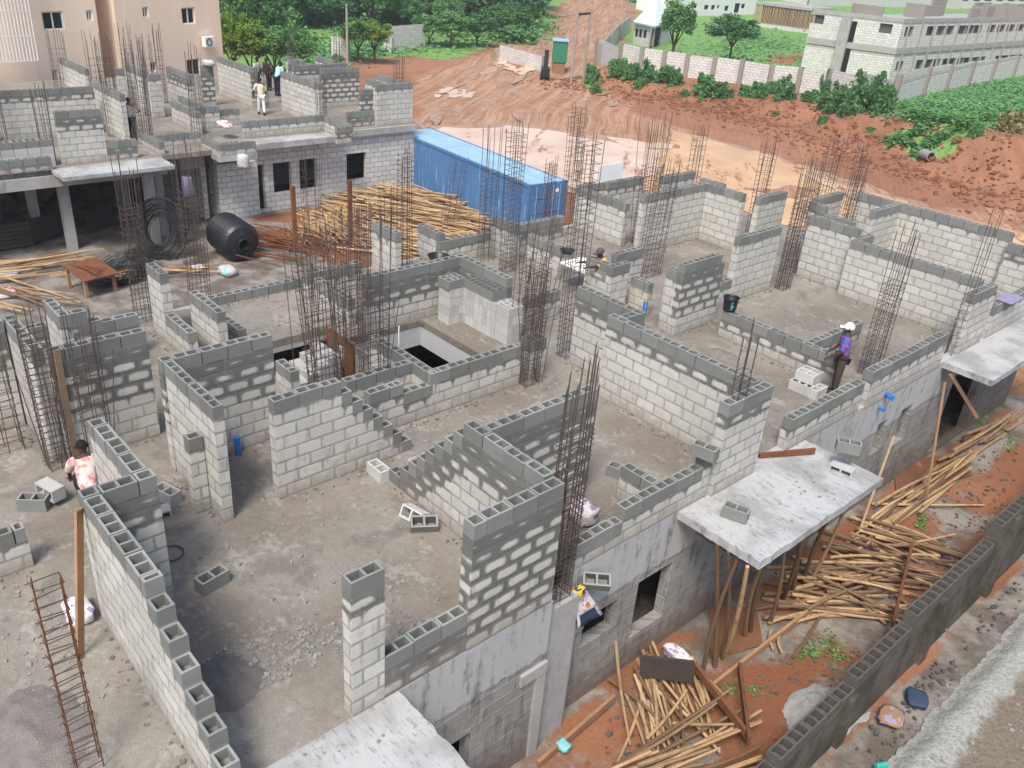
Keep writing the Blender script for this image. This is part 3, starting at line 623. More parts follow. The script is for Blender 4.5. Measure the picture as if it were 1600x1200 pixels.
BL1 = [(-13.36,2.28,.0,.9,0,BLKD,'grey hollow block lying on the bare floor at far left'),(-13.42,2.66,.225,.3,pi/2,BLK,'pale block stood on end beside the lying one at far left'),
 (-9.92,3.72,0,1.75,0,BLKD,'single dark hollow block lying in the middle of the front room'),(-6.2,11.62,.01,.35,0,BLKD,'grey block lying on the near corner of the porch slab'),
 (-5.86,14.78,.01,.2,pi/2,BLK,'pale block stood on end at the porch edge'),(-5.86,14.7,.44,.55,0,BLKD,'grey block laid across the upright one at the porch edge'),
 (-6.95,11.45,.96,.2,0,BLKD,'upright block on the front sill beside the long pale wall'),(-6.80,8.75,-.42,.8,.5,BLKD,'grey block jutting from the front wall below the sill'),
 (-9.3,20.9,.02,.4,0,BLKD,'dark block on a low remnant beside the tall open rebar column'),(-13.2,22.9,.0,.5,0,BLK,'pale block on the floor at the foot of the far pale wall'),
 (-12.35,4.05,.0,.3,0,BLK,'broken pale block behind the wall with the small pier'),(-12.15,3.75,.0,1.4,pi/2,BLK,'block on end among the rubble by the pier wall'),(-12.5,3.6,.0,.9,.3,BLK,'tilted block in the rubble by the pier wall'),
 (-9.55,7.20,.0,.2,1.1,BLK,'fallen block lying at the foot of the raked wall'),(-9.2,7.05,.0,1.0,.4,BLKD,'dark fallen block at the foot of the raked wall'),(-10.9,7.30,.0,0,0,BLK,'tan hollow block at the low end of the raked wall'),(-10.55,7.95,.0,0,0,BLK,'pale hollow block behind the low end of the raked wall'),
 (-9.6,8.4,.0,.1,0,BLK,'hollow block behind the left end of the dark inner wall'),(-16.9,12.4,.0,0,0,BLK,'pale block beside the washing bowl'),(-8.3,10.9,0,.3,0,BLKD,'dark block beside the small inner wall')]
for (x,y,z,rz,rx,s_,lb) in BL1: blk(x,y,z,rz,rx,s_,lb)
for o in (BLK, BLKD, BLK6): bpy.data.objects.remove(o)
# ------------------------------------------------------------------ small things on the slab
def heap(name, x, y, z, rx, ry, h, mat, seed, label, cat, n=18):
    mb = MB(); R = random.Random(seed); hh = {}
    def P(i, k):
        a, b = -1+2*i/n, -1+2*k/n; d = sqrt(a*a+b*b); v = max(0., 1-d**1.6)
        zz = h*v*(.6+.9*abs(noise.noise((a*2.7+seed, b*2.7, 0))))+h*.25*noise.noise((a*7+seed,b*7,2))*min(1, v*3)
        return (x+a*rx*(1+.25*noise.noise((b*2,seed,1))), y+b*ry*(1+.25*noise.noise((a*2,seed,5))), z-.012+max(zz, 0) if d < 1 else z-.012)
    for i in range(n):
        for k in range(n): mb.quad([P(i,k),P(i+1,k),P(i+1,k+1),P(i,k+1)])
    return tag(mb.build(name, mat, smooth=True, weld=True), label, cat)
heap('mortar_heap', -8.7, 1.0, 0, .9, .6, .16, 'mortar', 3, 'heap of wet grey mortar on the bare floor at lower left', 'mortar')
heap('mortar_heap', -8.1, 3.05, 0, .55, .5, .16, 'mortar', 8, 'dark mortar spill along the inside of the stepped wall', 'mortar')
heap('mortar_heap', -10.4, 17.05, .0, .5, .3, .12, 'mortar', 4, 'small mortar heap behind the low block wall', 'mortar')
def stones(name, label, spots, mat, seed, s0=.03, s1=.08):
    mb = MB(); R = random.Random(seed)
    for (x, y, z, rx, ry, n) in spots:
        for _ in range(n):
            a = R.uniform(0, 2*pi); q = sqrt(R.random()); s = R.uniform(s0, s1)*R.uniform(.5, 1); M4 = Matrix.Translation((x+rx*q*cos(a), y+ry*q*sin(a), z+s*.3)) @ Matrix.Rotation(R.uniform(0,6),4,'Z') @ Matrix.Rotation(R.uniform(-.6,.6),4,'X')
            P = [M4 @ Vector((sx*s*R.uniform(.5,1), sy*s*R.uniform(.5,1), sz*s*R.uniform(.3,.6))) for sz in (-1,1) for sy in (-1,1) for sx in (-1,1)]
            for q4 in ((0,2,3,1),(4,5,7,6),(0,1,5,4),(1,3,7,5),(3,2,6,7),(2,0,4,6)): mb.quad([P[i] for i in q4], tone=1.)
    o = mb.build(name, mat); struct(o, 'stuff'); return tag(o, label, 'rubble')
stones('rubble', 'scattered chips and broken block lumps on the upper floor', [(-8.6,5.6,0,.6,.5,70),(-9.4,5.2,0,2.2,1.8,260),(-8.2,3.6,0,.5,1.0,260),(-7.9,4.6,0,.4,.7,120),(-7.4,5.6,0,.3,.3,90),(-10.8,1.2,0,1.2,.6,120),(-11.2,8.7,0,.7,.4,80),(-12.4,3.9,0,.5,.6,60),(-10.2,20.3,0,1.2,1.1,90),(-11.8,12.4,0,.5,.4,40),(-9,14.6,0,1.4,.9,70),(-7.6,9.6,0,.4,.5,60),(-7.4,13.9,0,.5,.5,30),(-13.,5.,0,1.,.5,20),(-14,15.5,0,1.5,1.5,60),(-5.9,13.,.0,.6,1.6,30),(-9.5,1.6,0,1.,.5,40),(-6.2,3.,.0,1.,1.2,25),(-16.2,21.8,0,.5,.4,20),(-11.4,7.0,0,.4,.3,30),(-18,9,0,1.,1.,50)], 'rubble', 21, .010, .045)
spots = []
for L in W:
    if L and 'z0' not in (L[5] if len(L) > 5 else {}):
        ax, f_, a_, b_ = L[:4]; hl = (b_-a_)/2; m_ = (a_+b_)/2
        if f_ > FY-.05 and ax == 'B': continue
        spots.append((f_+.10, m_, 0, .14, hl, int(26*hl)) if ax == 'B' else (m_, f_-.10, 0, hl, .14, int(26*hl)))
stones('mortar_droppings', 'grey mortar crumbs and chips fallen along the feet of the block walls', spots, 'mortar', 51, .008, .04)
def sack(x, y, z, sx, sy, sz, mats, seed, label, rz=0., name='cement_sack'):
    mb = MB(); n = 12
    def P(i, k):
        th = pi*i/n; ph = 2*pi*k/n; v = Vector((sin(th)*cos(ph), sin(th)*sin(ph), cos(th))); v = Vector([abs(q)**.6*(1 if q > 0 else -1) for q in v])
        v *= 1+.30*noise.noise(v*1.9+Vector((seed,0,0)))+.14*noise.noise(v*5+Vector((0,seed,0))); return (v.x*sx/2, v.y*sy/2, max(v.z*sz/2, -sz*.38)+sz*.38)
    for i in range(n):
        for k in range(n):
            mi = 1 if len(mats) > 1 and noise.noise((i*.35, k*.45, seed)) > .15 else 0
            mb.quad([P(i,k),P(i+1,k),P(i+1,k+1),P(i,k+1)], mi=mi)
    o = mb.build(name, mats, weld=True, smooth=True); o.location = (x,y,z); o.rotation_euler = (0,0,rz); return tag(o, label, 'sack')
sack(-10.42, 2.0, 0, .55, .35, .25, ['sack_white','sack_purple'], 2, 'crumpled pink and lilac sack at the foot of the leaning plank')
sack(-7.75, 9.35, 0, .5, .4, .42, ['sack_white','sack_purple'], 5, 'white and purple sack behind the front sill')
sack(-29.3, 12.9, G, .75, .55, .36, ['dirty_white','cyan_scrap'], 7, 'white sack with a cyan patch on the yard grit'); sack(-30.2, 12.2, G, .6, .4, .2, ['dirty_white'], 8, 'flattened white sack left of the cyan-patched one')
sack(-33., 6.4, G, .9, .7, .25, ['dirty_white'], 9, 'pale sheeting heaped beside the left bamboo pile'); sack(-31.2, 5.9, G, .8, .6, .22, ['dirty_white','sack_red'], 10, 'white and red sacks heaped in the left yard')
# hanging cement bag with a printed panel
mb = MB(); n = 8
for i in range(n):
    for k in range(n):
        def P(a, b): return (-6.80+.05*noise.noise((a*3.,b*3.,1.))+.03*b, 8.30+a*(.22+.40*b)+.12*b, -.42-b*.78)
        u0,u1,v0,v1 = i/n,(i+1)/n,k/n,(k+1)/n; mi = 1 if v0 > .5 and .1 < u0 < .85 and v0 < .92 else (2 if .33 < v0 < .5 and .4 < u0 < .75 else 0)
        mb.quad([P(u0,v0),P(u0,v1),P(u1,v1),P(u1,v0)], mi=mi)
o = mb.build('cement_sack', ['sack_white','sack_blue','sack_orange'], weld=True, smooth=True); sm = o.modifiers.new('thick', 'SOLIDIFY'); sm.thickness = .02
tag(o, 'white cement bag with dark blue panel hanging on the front wall', 'sack')
sack(-6.80, 8.36, -.50, .14, .26, .26, ['yellow_scrap','sack_blue'], 4, 'yellow and blue scrap of plastic above the hanging bag', name='plastic_scrap')
def pipe(pts, r, mat, label, cat='pipe', name='plastic_pipe'):
    return single(name, label, cat, mat, lambda mb: mb.tube(pts, r, 10))
pipe([(-12.98,5.62,.0),(-12.98,5.62,.36)], .055, 'blue_pipe', 'upright blue pipe in the corner of the dark block wall')
pipe([(-12.55,6.1,.0),(-12.55,6.1,.25)], .045, 'blue_pipe', 'short blue pipe stub in the floor by the pale wall')
pipe([(-6.9,18.6,.02),(-6.72,18.5,.03)], .065, 'blue_pipe', 'thick blue pipe end sticking out of the right front wall'); pipe([(-6.9,18.4,-.27),(-6.76,18.35,-.27)], .04, 'blue_pipe', 'thin blue pipe end below the thick one on the right wall')
pipe([(-7.0,13.35,.0),(-7.0,13.35,.33)], .04, 'blue_pipe', 'small blue pipe stub on the porch beside the wall end'); pipe([(-7.1,15.9,.0),(-6.95,15.95,.22)], .05, 'blue_pipe', 'blue pipe elbow behind the right sill'); pipe([(-13.1,17.2,.1),(-13.1,17.2,.45)], .06, 'blue_pipe', 'blue pipe between the rough inner walls'); pipe([(-7.3,19.9,.0),(-7.25,19.9,.2)], .07, 'teal_plastic', 'teal cap on the pipe by the tall open rebar column')
pipe([(-14.0,9.9,.0),(-14.0,9.9,1.15)], .016, 'white_paint', 'thin white pipe standing in the stair wall')
def bowl(x, y, z, r, h, mat, label, cat='bowl', r0=.65, name='head_pan'):
    mb = MB(); n = 20; pr = [(r*r0,0.),(r*.95,h*.85),(r,h),(r*1.06,h*1.0),(r*.90,h*.86),(r*r0*.92,.02)]
    for (a,za),(b_,zb) in zip(pr, pr[1:]):
        for i in range(n):
            t, u = 2*pi*i/n, 2*pi*(i+1)/n; mb.quad([(a*cos(t),a*sin(t),za),(a*cos(u),a*sin(u),za),(b_*cos(u),b_*sin(u),zb),(b_*cos(t),b_*sin(t),zb)])
    mb.quad([(pr[-1][0]*cos(2*pi*i/n), pr[-1][0]*sin(2*pi*i/n), .02) for i in range(n)])
    o = mb.build(name, mat, weld=True, smooth=True); o.location = (x,y,z); return tag(o, label, cat)
bowl(-16.55, 12.9, 1.18, .27, .24, 'black_plastic', 'black-rimmed bowl behind the dark stair wall'); 
o = bowl(-11.1, 18.05, .72, .20, .36, 'black_plastic', 'black bucket with a green star mark on the low block wall', 'bucket', .8, 'bucket')
mb = MB()
for k in range(5):
    a = -.35+.25*(k-2)*1.2; mb.bar((.185*cos(-.75),.185*sin(-.75),.19),(.185*cos(-.75)+.0+.10*cos(2*pi*k/5)*.7,.185*sin(-.75)-.10*cos(2*pi*k/5)*.3-.02,.19+.10*sin(2*pi*k/5)), .022, 5)
mb.build('star_mark', 'teal_plastic', o)
mb = MB(); [mb.bar((.19*cos(2*pi*i/14),.19*sin(2*pi*i/14),0),(.19*cos(2*pi*(i+1)/14),.19*sin(2*pi*(i+1)/14),.0), .012, 5) for i in range(14)]
o = mb.build('wire_ring', 'rebar'); o.location = (-10.95,3.52,.03); tag(o, 'loose wire ring lying near the short dark return wall', 'ring')
single('plastic_sheet', 'lilac board lying on top of the right end sill', 'board', 'sack_purple', lambda mb: mb.box(-7.15,-6.7,24.6,25.5,.985,1.0))
single('timber_prop', 'dark board lying on the pale inner wall by the bent worker', 'board', 'white_paint', lambda mb: mb.box(-15.9,-14.9,16.7,17.6,.7,.74))
single('sign_board', 'pale board standing on the rear wall beside the container', 'board', 'white_paint', lambda mb: [mb.box(-19.66,-19.62,22.0,23.3,1.0,2.0)])
# ------------------------------------------------------------------ second building at left rear
B2 = tag(empty('unfinished_building', (-40, 15, G)), 'second unfinished block building at left rear with garage bays and dark window openings', 'building')
def P2(o): o.parent = B2; o.matrix_parent_inverse = Matrix.Translation((40, -15, -G)); return o
def Q(ax, face, a, b, prof, **k):
    k.setdefault('th', .2); k.setdefault('wd', .10); o = block_wall(None, ax, face, a, b, prof if isinstance(prof, list) else [(b, prof)], **k); P2(o); return o
mb = MB()
mb.box(-52, -35.60, 2, 26.0, -.20, 0.); mb.box(-35.59, -34.15, 2, 12.85, -.20, .0); mb.box(-35.59, -34.5, 12.86, 15.0, -.20, .0)
P2(mb.build('floor_slab', 'floor_slab'))
def pslab(x0, x1, y0, y1, z1, z0): mb = MB(); mb.box(x0,x1,y0,y1,z0,z1); P2(mb.build('porch_slab', 'pale_slab'))
pslab(-35.58, -34.68, 17.0, 20.93, .004, -.25); pslab(-34.14, -32.78, 8.7, 12.75, .004, -.13); pslab(-35.58, -33.75, 14.95, 16.6, -.10, -.34)
mb = MB(); mb.box(-35.57, -35.40, 16.62, 25.98, -.30, -.004); mb.box(-34.3, -33.95, 2, 12.84, -.62, -.205); mb.box(-35.9, -35.5, 12.9, 14.94, -.95, -.205)
P2(mb.build('ring_beam', 'beam_concrete'))
P2(facade('B', -35.62, 16.65, 26.0, G-.3, -.205, [(17.45,17.78,-3.2,-1.15),(18.22,19.12,-2.52,-1.15),(19.55,20.44,-2.53,-1.13),(22.05,23.15,-2.40,-1.12)], mat='far_block', rnd=.6))
P2(facade('B', -35.45, 15.55, 17.40, G-.3, -.90, [], mat='far_block', rnd=.2)); P2(facade('A', 15.55, -38.3, -35.68, G-.3, -.75, [(-36.35,-35.95,-2.4,-1.35)], mat='far_block', rnd=.7))
P2(facade('A', 26.0-.22, -46, -35.85, G-.3, -.205, [], mat='far_block', rnd=.4)); P2(facade('A', 15.0, -42., -35.9, G-.3, -.205, [], mat='far_block', rnd=.4))
P2(facade('B', -45, 2, 15, G-.3, -.205, [], mat='beam_concrete', rnd=.5)); P2(facade('B', -39.5, 15.8, 25.7, G-.3, -.205, [], mat='beam_concrete', rnd=.5))
for (x, y, w) in ((-34.75,9.15,.34),(-33.95,12.05,.34),(-36.5,8.45,.32),(-34.75,12.72,.30),(-37.5,5.2,.32),(-38,12.4,.3)):
    mb = MB(); mb.box(x-w/2, x+w/2, y-w/2, y+w/2, G-.2, -.21 if x < -34.16 else -.135); P2(mb.build('concrete_column', 'beam_concrete'))
for a in [('B',-33.98,3.,8.75,2,dict(wd=.2)), ('B',-34.45,9.25,12.0,[(10.85,8),(12.0,3)],dict(wd=.5,label='pale block wall with dark stained upper courses over the garage')),
 ('B',-38.95,7.2,8.15,8,{}), ('B',-38.95,8.5,12.1,8,dict(wd=.25)), ('A',12.45,-40.3,-37.0,8,{}), ('A',13.15,-46.8,-43.2,8,{}), ('B',-42.9,14.45,14.80,8,{}), ('A',15.25,-44.1,-41.7,8,dict(wd=.04)),
 ('B',-41.1,15.2,15.75,8,{}), ('A',15.6,-39.9,-37.2,4,dict(wd=.04)), ('A',16.85,-43.2,-40.7,8,dict(wd=.5)), ('B',-42.85,18.45,19.05,8,dict(wd=1.5)), ('A',20.5,-45.6,-41.9,8,dict(wd=.1)), ('B',-41.85,20.52,20.9,8,dict(wd=1.4)),
 ('B',-35.78,13.2,15.1,2.5 and 2,dict(wd=.1)), ('B',-33.76,15.0,16.58,2,dict(wd=.1,z0=-.10)), ('A',14.98,-35.5,-33.97,2,dict(z0=-.10)), ('B',-38.2,16.0,17.1,4,{}), ('B',-38.5,16.95,18.2,3,{}), ('A',16.4,-41,-38.5,4,{}),
 ('B',-35.88,17.1,21.1,[(21.1,3)],dict(wd=.1)), ('A',20.95,-35.7,-33.55,[(-33.55,3)],dict(wd=.1)), ('B',-33.34,20.2,20.92,3,dict(wd=.3)), ('A',21.4,-40.5,-36.9,8,dict(wd=.12,label='long pale block wall beside the worker in white trousers')),
 ('B',-40.6,23.75,26.0,8,dict(wd=1.4,label='block wall with wide dark mortar joints round white blocks')), ('A',25.25,-38.9,-37.4,7,{}), ('B',-36.0,22.4,23.88,[(23.88,3)],dict(wd=.5)), ('B',-36.1,23.2,23.88,[(23.88,7)],dict(wd=1.)), ('B',-35.80,23.9,25.98,8,dict(wd=.12,label='tall pale block wall at the building corner above the container')),
 ('A',25.7,-38.6,-36.6,8,{}), ('B',-41.9,22.9,26.1,8,dict(wd=.3)), ('A',24.2,-45.1,-43.4,8,dict(wd=.1)), ('A',25.85,-44.8,-42.2,8,dict(wd=.1)), ('B',-43.6,23.6,24.3,8,dict(wd=1.2)), ('A',12.9,-36.9,-34.6,2,{})]:
    Q(*a[:5], **a[5])
RR.seed(4)
for (x, y, h, wx, wy) in [(-35.2,9.0,2.9,.2,.4),(-38.5,8.3,3.2,.3,.3),(-38.3,12.5,3.,.3,.5),(-43.,13.6,3.6,.3,.6),(-43.2,14.1,3.4,.3,.6),(-36.6,13.0,4.2,.35,.6),(-37.2,13.3,3.6,.3,.6),(-41.8,15.4,3.6,.3,.5),(-44.3,17.0,3.8,.25,.3),(-36.4,15.3,4.0,.3,.5),(-41.5,20.9,2.4,.3,.5),(-37.0,21.6,2.4,.3,.4),(-44.2,24.1,3.8,.3,.3),(-42.5,25.9,3.6,.3,.3),(-36.9,25.9,3.2,.2,.4),(-46.3,13.,3.4,.5,.6),(-47,16.4,3.6,.4,.5)]:
    RC(x, y, h, 'thin rebar column rising from the second building at left rear', wx=wx, wy=wy, n=8, ties=(0,.7), sp=.22, parts=False, r=.011, group='rebar columns on the second building')
RC(-31.6, 10.5, 3.6, 'free-standing rebar column with twisted ties before the garage bay', z0=G, wx=.3, wy=.5, n=8, ties=(0,.65), sp=.18, group='rebar columns in the yard')
RC(-31.0, 12.3, 4.5, 'rebar column with twisted ties right of the concrete garage posts', z0=G, wx=.35, wy=.55, n=8, ties=(0,.62), sp=.18, group='rebar columns in the yard')
RC(-29.4, 16.6, 4.6, 'rebar column standing before the barred window opening', z0=G, wx=.35, wy=.6, n=10, ties=(.3,.8), sp=.3, group='rebar columns in the yard')
RC(-28.9, 19.8, 2.9, 'rebar column beside the bamboo heap before the rear window opening', z0=G, wx=.4, wy=.6, n=8, ties=(.3,.9), sp=.2, group='rebar columns in the yard')
RC(-29.2, 23.3, 3.4, 'rebar column leaning at the near side of the blue container', z0=G, wx=.4, wy=.7, n=8, ties=(0,.9), sp=.3, lean=(.05,.1), group='rebar columns in the yard')
for i in range(7):
    single('timber_plank', 'dark timber board stored in the shade of the garage bay', 'plank', 'plank_dark', beam((-37+R3.uniform(-1.5,1.5),6.5+i*.75,G+.3+R3.random()*.5),(-38.+R3.uniform(-2,2),8.+i*.7,G+.5+R3.random()*.9),.06,.9), group='boards in the garage bay')
for i in range(6):
    single('concrete_pile', 'stack of grey sheets lying in the garage bay', 'sheets', 'plank_dark', lambda mb: mb.box(-37.4,-35.6,5.4,8.0,G+.1+i*.16,G+.24+i*.16), group='sheet stack in the garage bay')
sack(-33.7, 15.9, -.62, .5, .45, .62, ['dirty_white'], 3, 'white sack hanging from the small balcony of the second building')
sack(-36.2, 16.4, .5, .8, .5, .25, ['sack_white','sack_red'], 13, 'pink and white sack on the block balcony of the second building'); sack(-35.0, 5.6, .42, 1.0, .5, .2, ['sack_purple','sack_white'], 14, 'white and violet sack on the wall at far left')
sack(-42.8, 18.8, 1.92, .7, .5, .3, ['dirty_white'], 15, 'white sack on top of the small dark-jointed wall')
for k in range(4):
    for i in range(5):
        o = MB(); hollow(o, (0,0,0), Vector((0,1,0)), Vector((-1,0,0)), .42, .42, .235, 2, .2); q_ = o.build('hollow_block', 'dry_block' if k < 3 else 'fresh_block'); q_.location = (-34.5, 6.85+i*.435, k*.24); tag(q_, 'pale block in the stack on the left end of the second building', 'concrete block', 'blocks stacked on the second building')
single('plastic_pipe', 'dark pipes leaning at the garage corner', 'pipe', 'dark_steel', lambda mb: [mb.bar((-33.4+.06*i,12.75+.08*i,G),(-33.1,12.85+.06*i,.15), .05, 6) for i in range(4)])
sack(-34.9, 13.9, -1.9, .5, .6, 1., ['sack_purple'], 17, 'faded lilac netting bundle hanging in the second bay', name='netting')
# ------------------------------------------------------------------ blue container
CT = tag(empty('shipping_container', (-31.75, 26.72, G), math.atan2(.9, -11)), 'weathered blue shipping container on the mud beyond the bamboo heap', 'container')
CL, CW, CH = 11.3, 2.1, 2.62
mb = MB(); n = 64                        # local x runs from the door end (-) to the far end (+); local -y... long side seen from the yard
def corr(y, s):
    pr = []
    for i in range(n):
        x = -CL/2+.12+(CL-.24)*i/n; w = (CL-.24)/n
        pr += [(x, 0), (x+w*.30, 0), (x+w*.5, .035), (x+w*.80, .035)]
    pr.append((CL/2-.12, 0))
    for (xa, da), (xb, db) in zip(pr, pr[1:]): mb.quad([(xa,y-s*da,.15),(xb,y-s*db,.15),(xb,y-s*db,CH-.12),(xa,y-s*da,CH-.12)])
corr(CW/2-.02, 1); corr(-CW/2+.02, -1)
mb.box(CL/2-.06, CL/2-.02, -CW/2+.1, CW/2-.1, .15, CH-.12)
mb.build('side_panel', 'container_paint', CT)
mb = MB()
for y in (-CW/2+.06, CW/2-.06):
    mb.box(-CL/2, CL/2, y-.06, y+.06, CH-.12, CH-.005); mb.box(-CL/2, CL/2, y-.06, y+.06, 0, .15)
    for x in (-CL/2+.07, CL/2-.07): mb.box(x-.07, x+.07, y-.07, y+.07, -.01, CH)
for z in (.075, CH-.06): mb.box(-CL/2+.012, -CL/2+.12, -CW/2+.13, CW/2-.13, z-.07, z+.055)
mb.build('frame', 'container_paint', CT)
mb = MB(); k = 40
for i in range(k):
    x = -CL/2+.14+(CL-.28)*i/k; w = (CL-.28)/k
    mb.quad([(x,-CW/2+.12,CH-.03),(x+w*.5,-CW/2+.12,CH),(x+w*.5,CW/2-.12,CH),(x,CW/2-.12,CH-.03)]); mb.quad([(x+w*.5,-CW/2+.12,CH),(x+w,-CW/2+.12,CH-.03),(x+w,CW/2-.12,CH-.03),(x+w*.5,CW/2-.12,CH)])
mb.build('roof_panel', 'container_roof', CT)
for s in (-1, 1):
    mb = MB(); y0, y1 = sorted((s*.02, s*(CW/2-.14)))
    mb.box(-CL/2+.02, -CL/2+.07, y0, y1, .16, CH-.13)
    for z in (.7, 1.35, 2.0): mb.box(-CL/2+.0, -CL/2+.018, y0+.05, y1-.05, z-.03, z+.03)
    d = mb.build('door', 'container_paint', CT)
    for q in (.28, .72):
        y = y0+(y1-y0)*q; m2 = MB(); m2.bar((-CL/2-.02,y,.12),(-CL/2-.02,y,CH-.1), .02, 6); m2.box(-CL/2-.06,-CL/2-.03,y-.02,y+.22,1.0,1.05); m2.build('lock_rod', 'container_roof', d)
mb = MB(); mb.quad([(-CL/2-.004,-.62,.75),(-CL/2-.004,-.42,.75),(-CL/2-.004,-.52,.95)]); mb.quad([(-CL/2-.004,.30,.75),(-CL/2-.004,.50,.75),(-CL/2-.004,.40,.95)]); mb.quad([(-CL/2-.004,-.5+.10*cos(i*pi/6),2.25+.1*sin(i*pi/6)) for i in range(12)]); mb.build('white_mark', 'white_paint', CT)
# ------------------------------------------------------------------ water tank
T_ = tag(empty('water_tank', (-31.0, 14.0, G+.78), -.04), 'black plastic water tank lying on its side on the grit', 'water tank')
mb = MB(); n = 32; r = .78; pr = [(-1.05,.0),(-1.05,.60),(-.98,.70)]
for i in range(16): x = -.92+i*.105; pr += [(x,r-.02),(x+.02,r),(x+.08,r),(x+.10,r-.02)]
pr += [(.85,r-.06),(.97,.62),(1.08,.35),(1.10,.24),(1.20,.235),(1.22,.20),(1.10,.19),(.98,.18),(.6,.0)]
for (xa,ra),(xb,rb) in zip(pr, pr[1:]):
    for i in range(n):
        t, u = 2*pi*i/n, 2*pi*(i+1)/n; mb.quad([(xa,ra*cos(t),ra*sin(t)),(xa,ra*cos(u),ra*sin(u)),(xb,rb*cos(u),rb*sin(u)),(xb,rb*cos(t),rb*sin(t))])
mb.build('tank_shell', 'black_plastic', T_, weld=True); T_.scale = (.86,1,1)
for i in range(6):
    a = pi/6+i*pi/3; mb = MB(); mb.bar((.86,.70*cos(a),.70*sin(a)),(1.07,.34*cos(a),.34*sin(a)), .035, 5); mb.build('rib', 'black_plastic', T_)
# ------------------------------------------------------------------ coils, bench, yard bits
def coil(x, y, z, r, w, tilt, rz, label, nl=26, seed=1):
    mb = MB(); R = random.Random(seed)
    for k in range(nl):
        rr = r*R.uniform(.50, 1.10); oz = R.uniform(-w,w); ox, oy = R.uniform(-.06,.06), R.uniform(-.06,.06); ps = [(ox+rr*cos(2*pi*i/22), oy+rr*1.25*sin(2*pi*i/22), oz+.03*sin(i*1.3+k)) for i in range(23)]; mb.tube(ps, .011, 3)
    o = mb.build('rebar_coil', 'dark_steel'); o.location = (x,y,z); o.rotation_euler = (tilt, 0, rz); return tag(o, label, 'wire coil')
coil(-32.4, 11.7, G+1.0, .95, .22, 1.25, .75, 'big dark coil of reinforcing rod leaning by the concrete post', 60, 2); coil(-31.0, 9.6, G+.25, .95, .2, .35, .2, 'dark coil of reinforcing rod lying left of the leaning coil', 60, 3)
bn = tag(empty('work_bench', (-30.3, 8.4, G), .15), 'rough wooden bench with rusty bars on top in the yard', 'bench')
mb = MB(); mb.box(-.75,.75,-.62,.62,.74,.79, R=Matrix.Rotation(.10,4,'Y')); mb.build('bench_top', 'rust_board', bn)
for sx in (-.6,.6):
    for sy in (-.5,.5): mb = MB(); mb.box(sx-.05,sx+.05,sy-.05,sy+.05,-.05,.70-.1*sx); mb.build('leg', 'plank', bn)
single('steel_rod', 'rusty bent bars lying on the wooden bench', 'rods', 'rebar_rust', lambda mb: [mb.bar((-30.9+.12*i,7.9+.05*i,G+.87),(-29.9+.1*i,8.7-.06*i,G+.88), .016, 5) for i in range(7)])
# ------------------------------------------------------------------ bamboo: every pole a thing
RB = random.Random(9)
def pole_mesh(L, r, mat, bend=.03, n=7, seg=6):
    mb = MB(); ph = RB.uniform(0,6)
    pts = [Vector((bend*L*.3*sin(pi*i/seg)*cos(ph), bend*L*.3*sin(pi*i/seg)*sin(ph), L*(i/seg-.5))) for i in range(seg+1)]
    for i in range(seg): mb.bar(pts[i], pts[i+1], r*(1-.35*i/seg), n, r2=r*(1-.35*(i+1)/seg), cap=(i in (0, seg-1)))
    o = mb.build('bamboo_pole', mat); me = o.data; bpy.data.objects.remove(o); return me
POL = [pole_mesh(L, r, 'bamboo', b) for L, r, b in ((3.2,.036,.06),(3.8,.041,.05),(2.6,.036,.07),(4.6,.042,.06),(1.6,.033,.03),(2.2,.033,.05),(3.0,.044,.05))]
POLD = [pole_mesh(L, r, 'old_bamboo', b) for L, r, b in ((3.0,.045,.05),(4.0,.05,.03),(2.4,.045,.06),(1.4,.04,.02))]
def pole(p, az, tilt, me, label, group, sc=1.):
    o = bpy.data.objects.new('bamboo_pole', me); COL.objects.link(o); o.location = p; o.scale = (1,1,sc)
    d = Vector((cos(az)*cos(tilt), sin(az)*cos(tilt), sin(tilt))); o.rotation_euler = d.to_track_quat('Z','Y').to_euler(); return tag(o, label, 'bamboo pole', group)
def heap_z(x, y, cx, cy, rx, ry, h): q = ((x-cx)/rx)**2+((y-cy)/ry)**2; return h*max(0., 1-q)
STUFF = []
def pile(n, cx, cy, rx, ry, h, az, daz, label, group, mes, rot=0., sc=(.8,1.1), keep=1.):
    """keep: share of the poles (the topmost) that are things; the buried rest goes into one heap"""
    for k in range(n):
        a = RB.uniform(0,2*pi); q = sqrt(RB.random()); lx, ly = rx*q*cos(a), ry*q*sin(a); x = cx+lx*cos(rot)-ly*sin(rot); y = cy+lx*sin(rot)+ly*cos(rot)
        hz = h*(1-q*q)
        args = ((x, y, G+.06+hz*(.35+.65*k/n)+RB.uniform(-.04,.04)), az+RB.gauss(0,daz), RB.gauss(0,.05), RB.choice(mes)); s_ = RB.uniform(*sc)
        if k >= n*(1-keep): pole(*args, label, group, s_)
        else: STUFF.append((*args, s_))
def azpx(a, b): A, Bv = at(*a, G), at(*b, G); return math.atan2(Bv.y-A.y, Bv.x-A.x)
a1 = azpx((560,300),(740,330)); a2 = azpx((480,345),(540,385)); a3 = azpx((520,350),(640,290))
pile(190, -32.3, 23.6, 3.2, 3.0, .95, a1, .16, 'long tan bamboo pole in the big heap before the blue container', 'bamboo heap by the container', POL+POL[:4], 0., keep=.13)
pile(80, -29.3, 24.4, 1.6, 2.6, .6, a1, .14, 'long tan bamboo pole in the big heap before the blue container', 'bamboo heap by the container', POL, 0., keep=.12)
pile(60, -28.6, 21.0, 1.6, 2.0, .5, a1, .2, 'long tan bamboo pole in the big heap before the blue container', 'bamboo heap by the container', POL, 0., keep=.13)
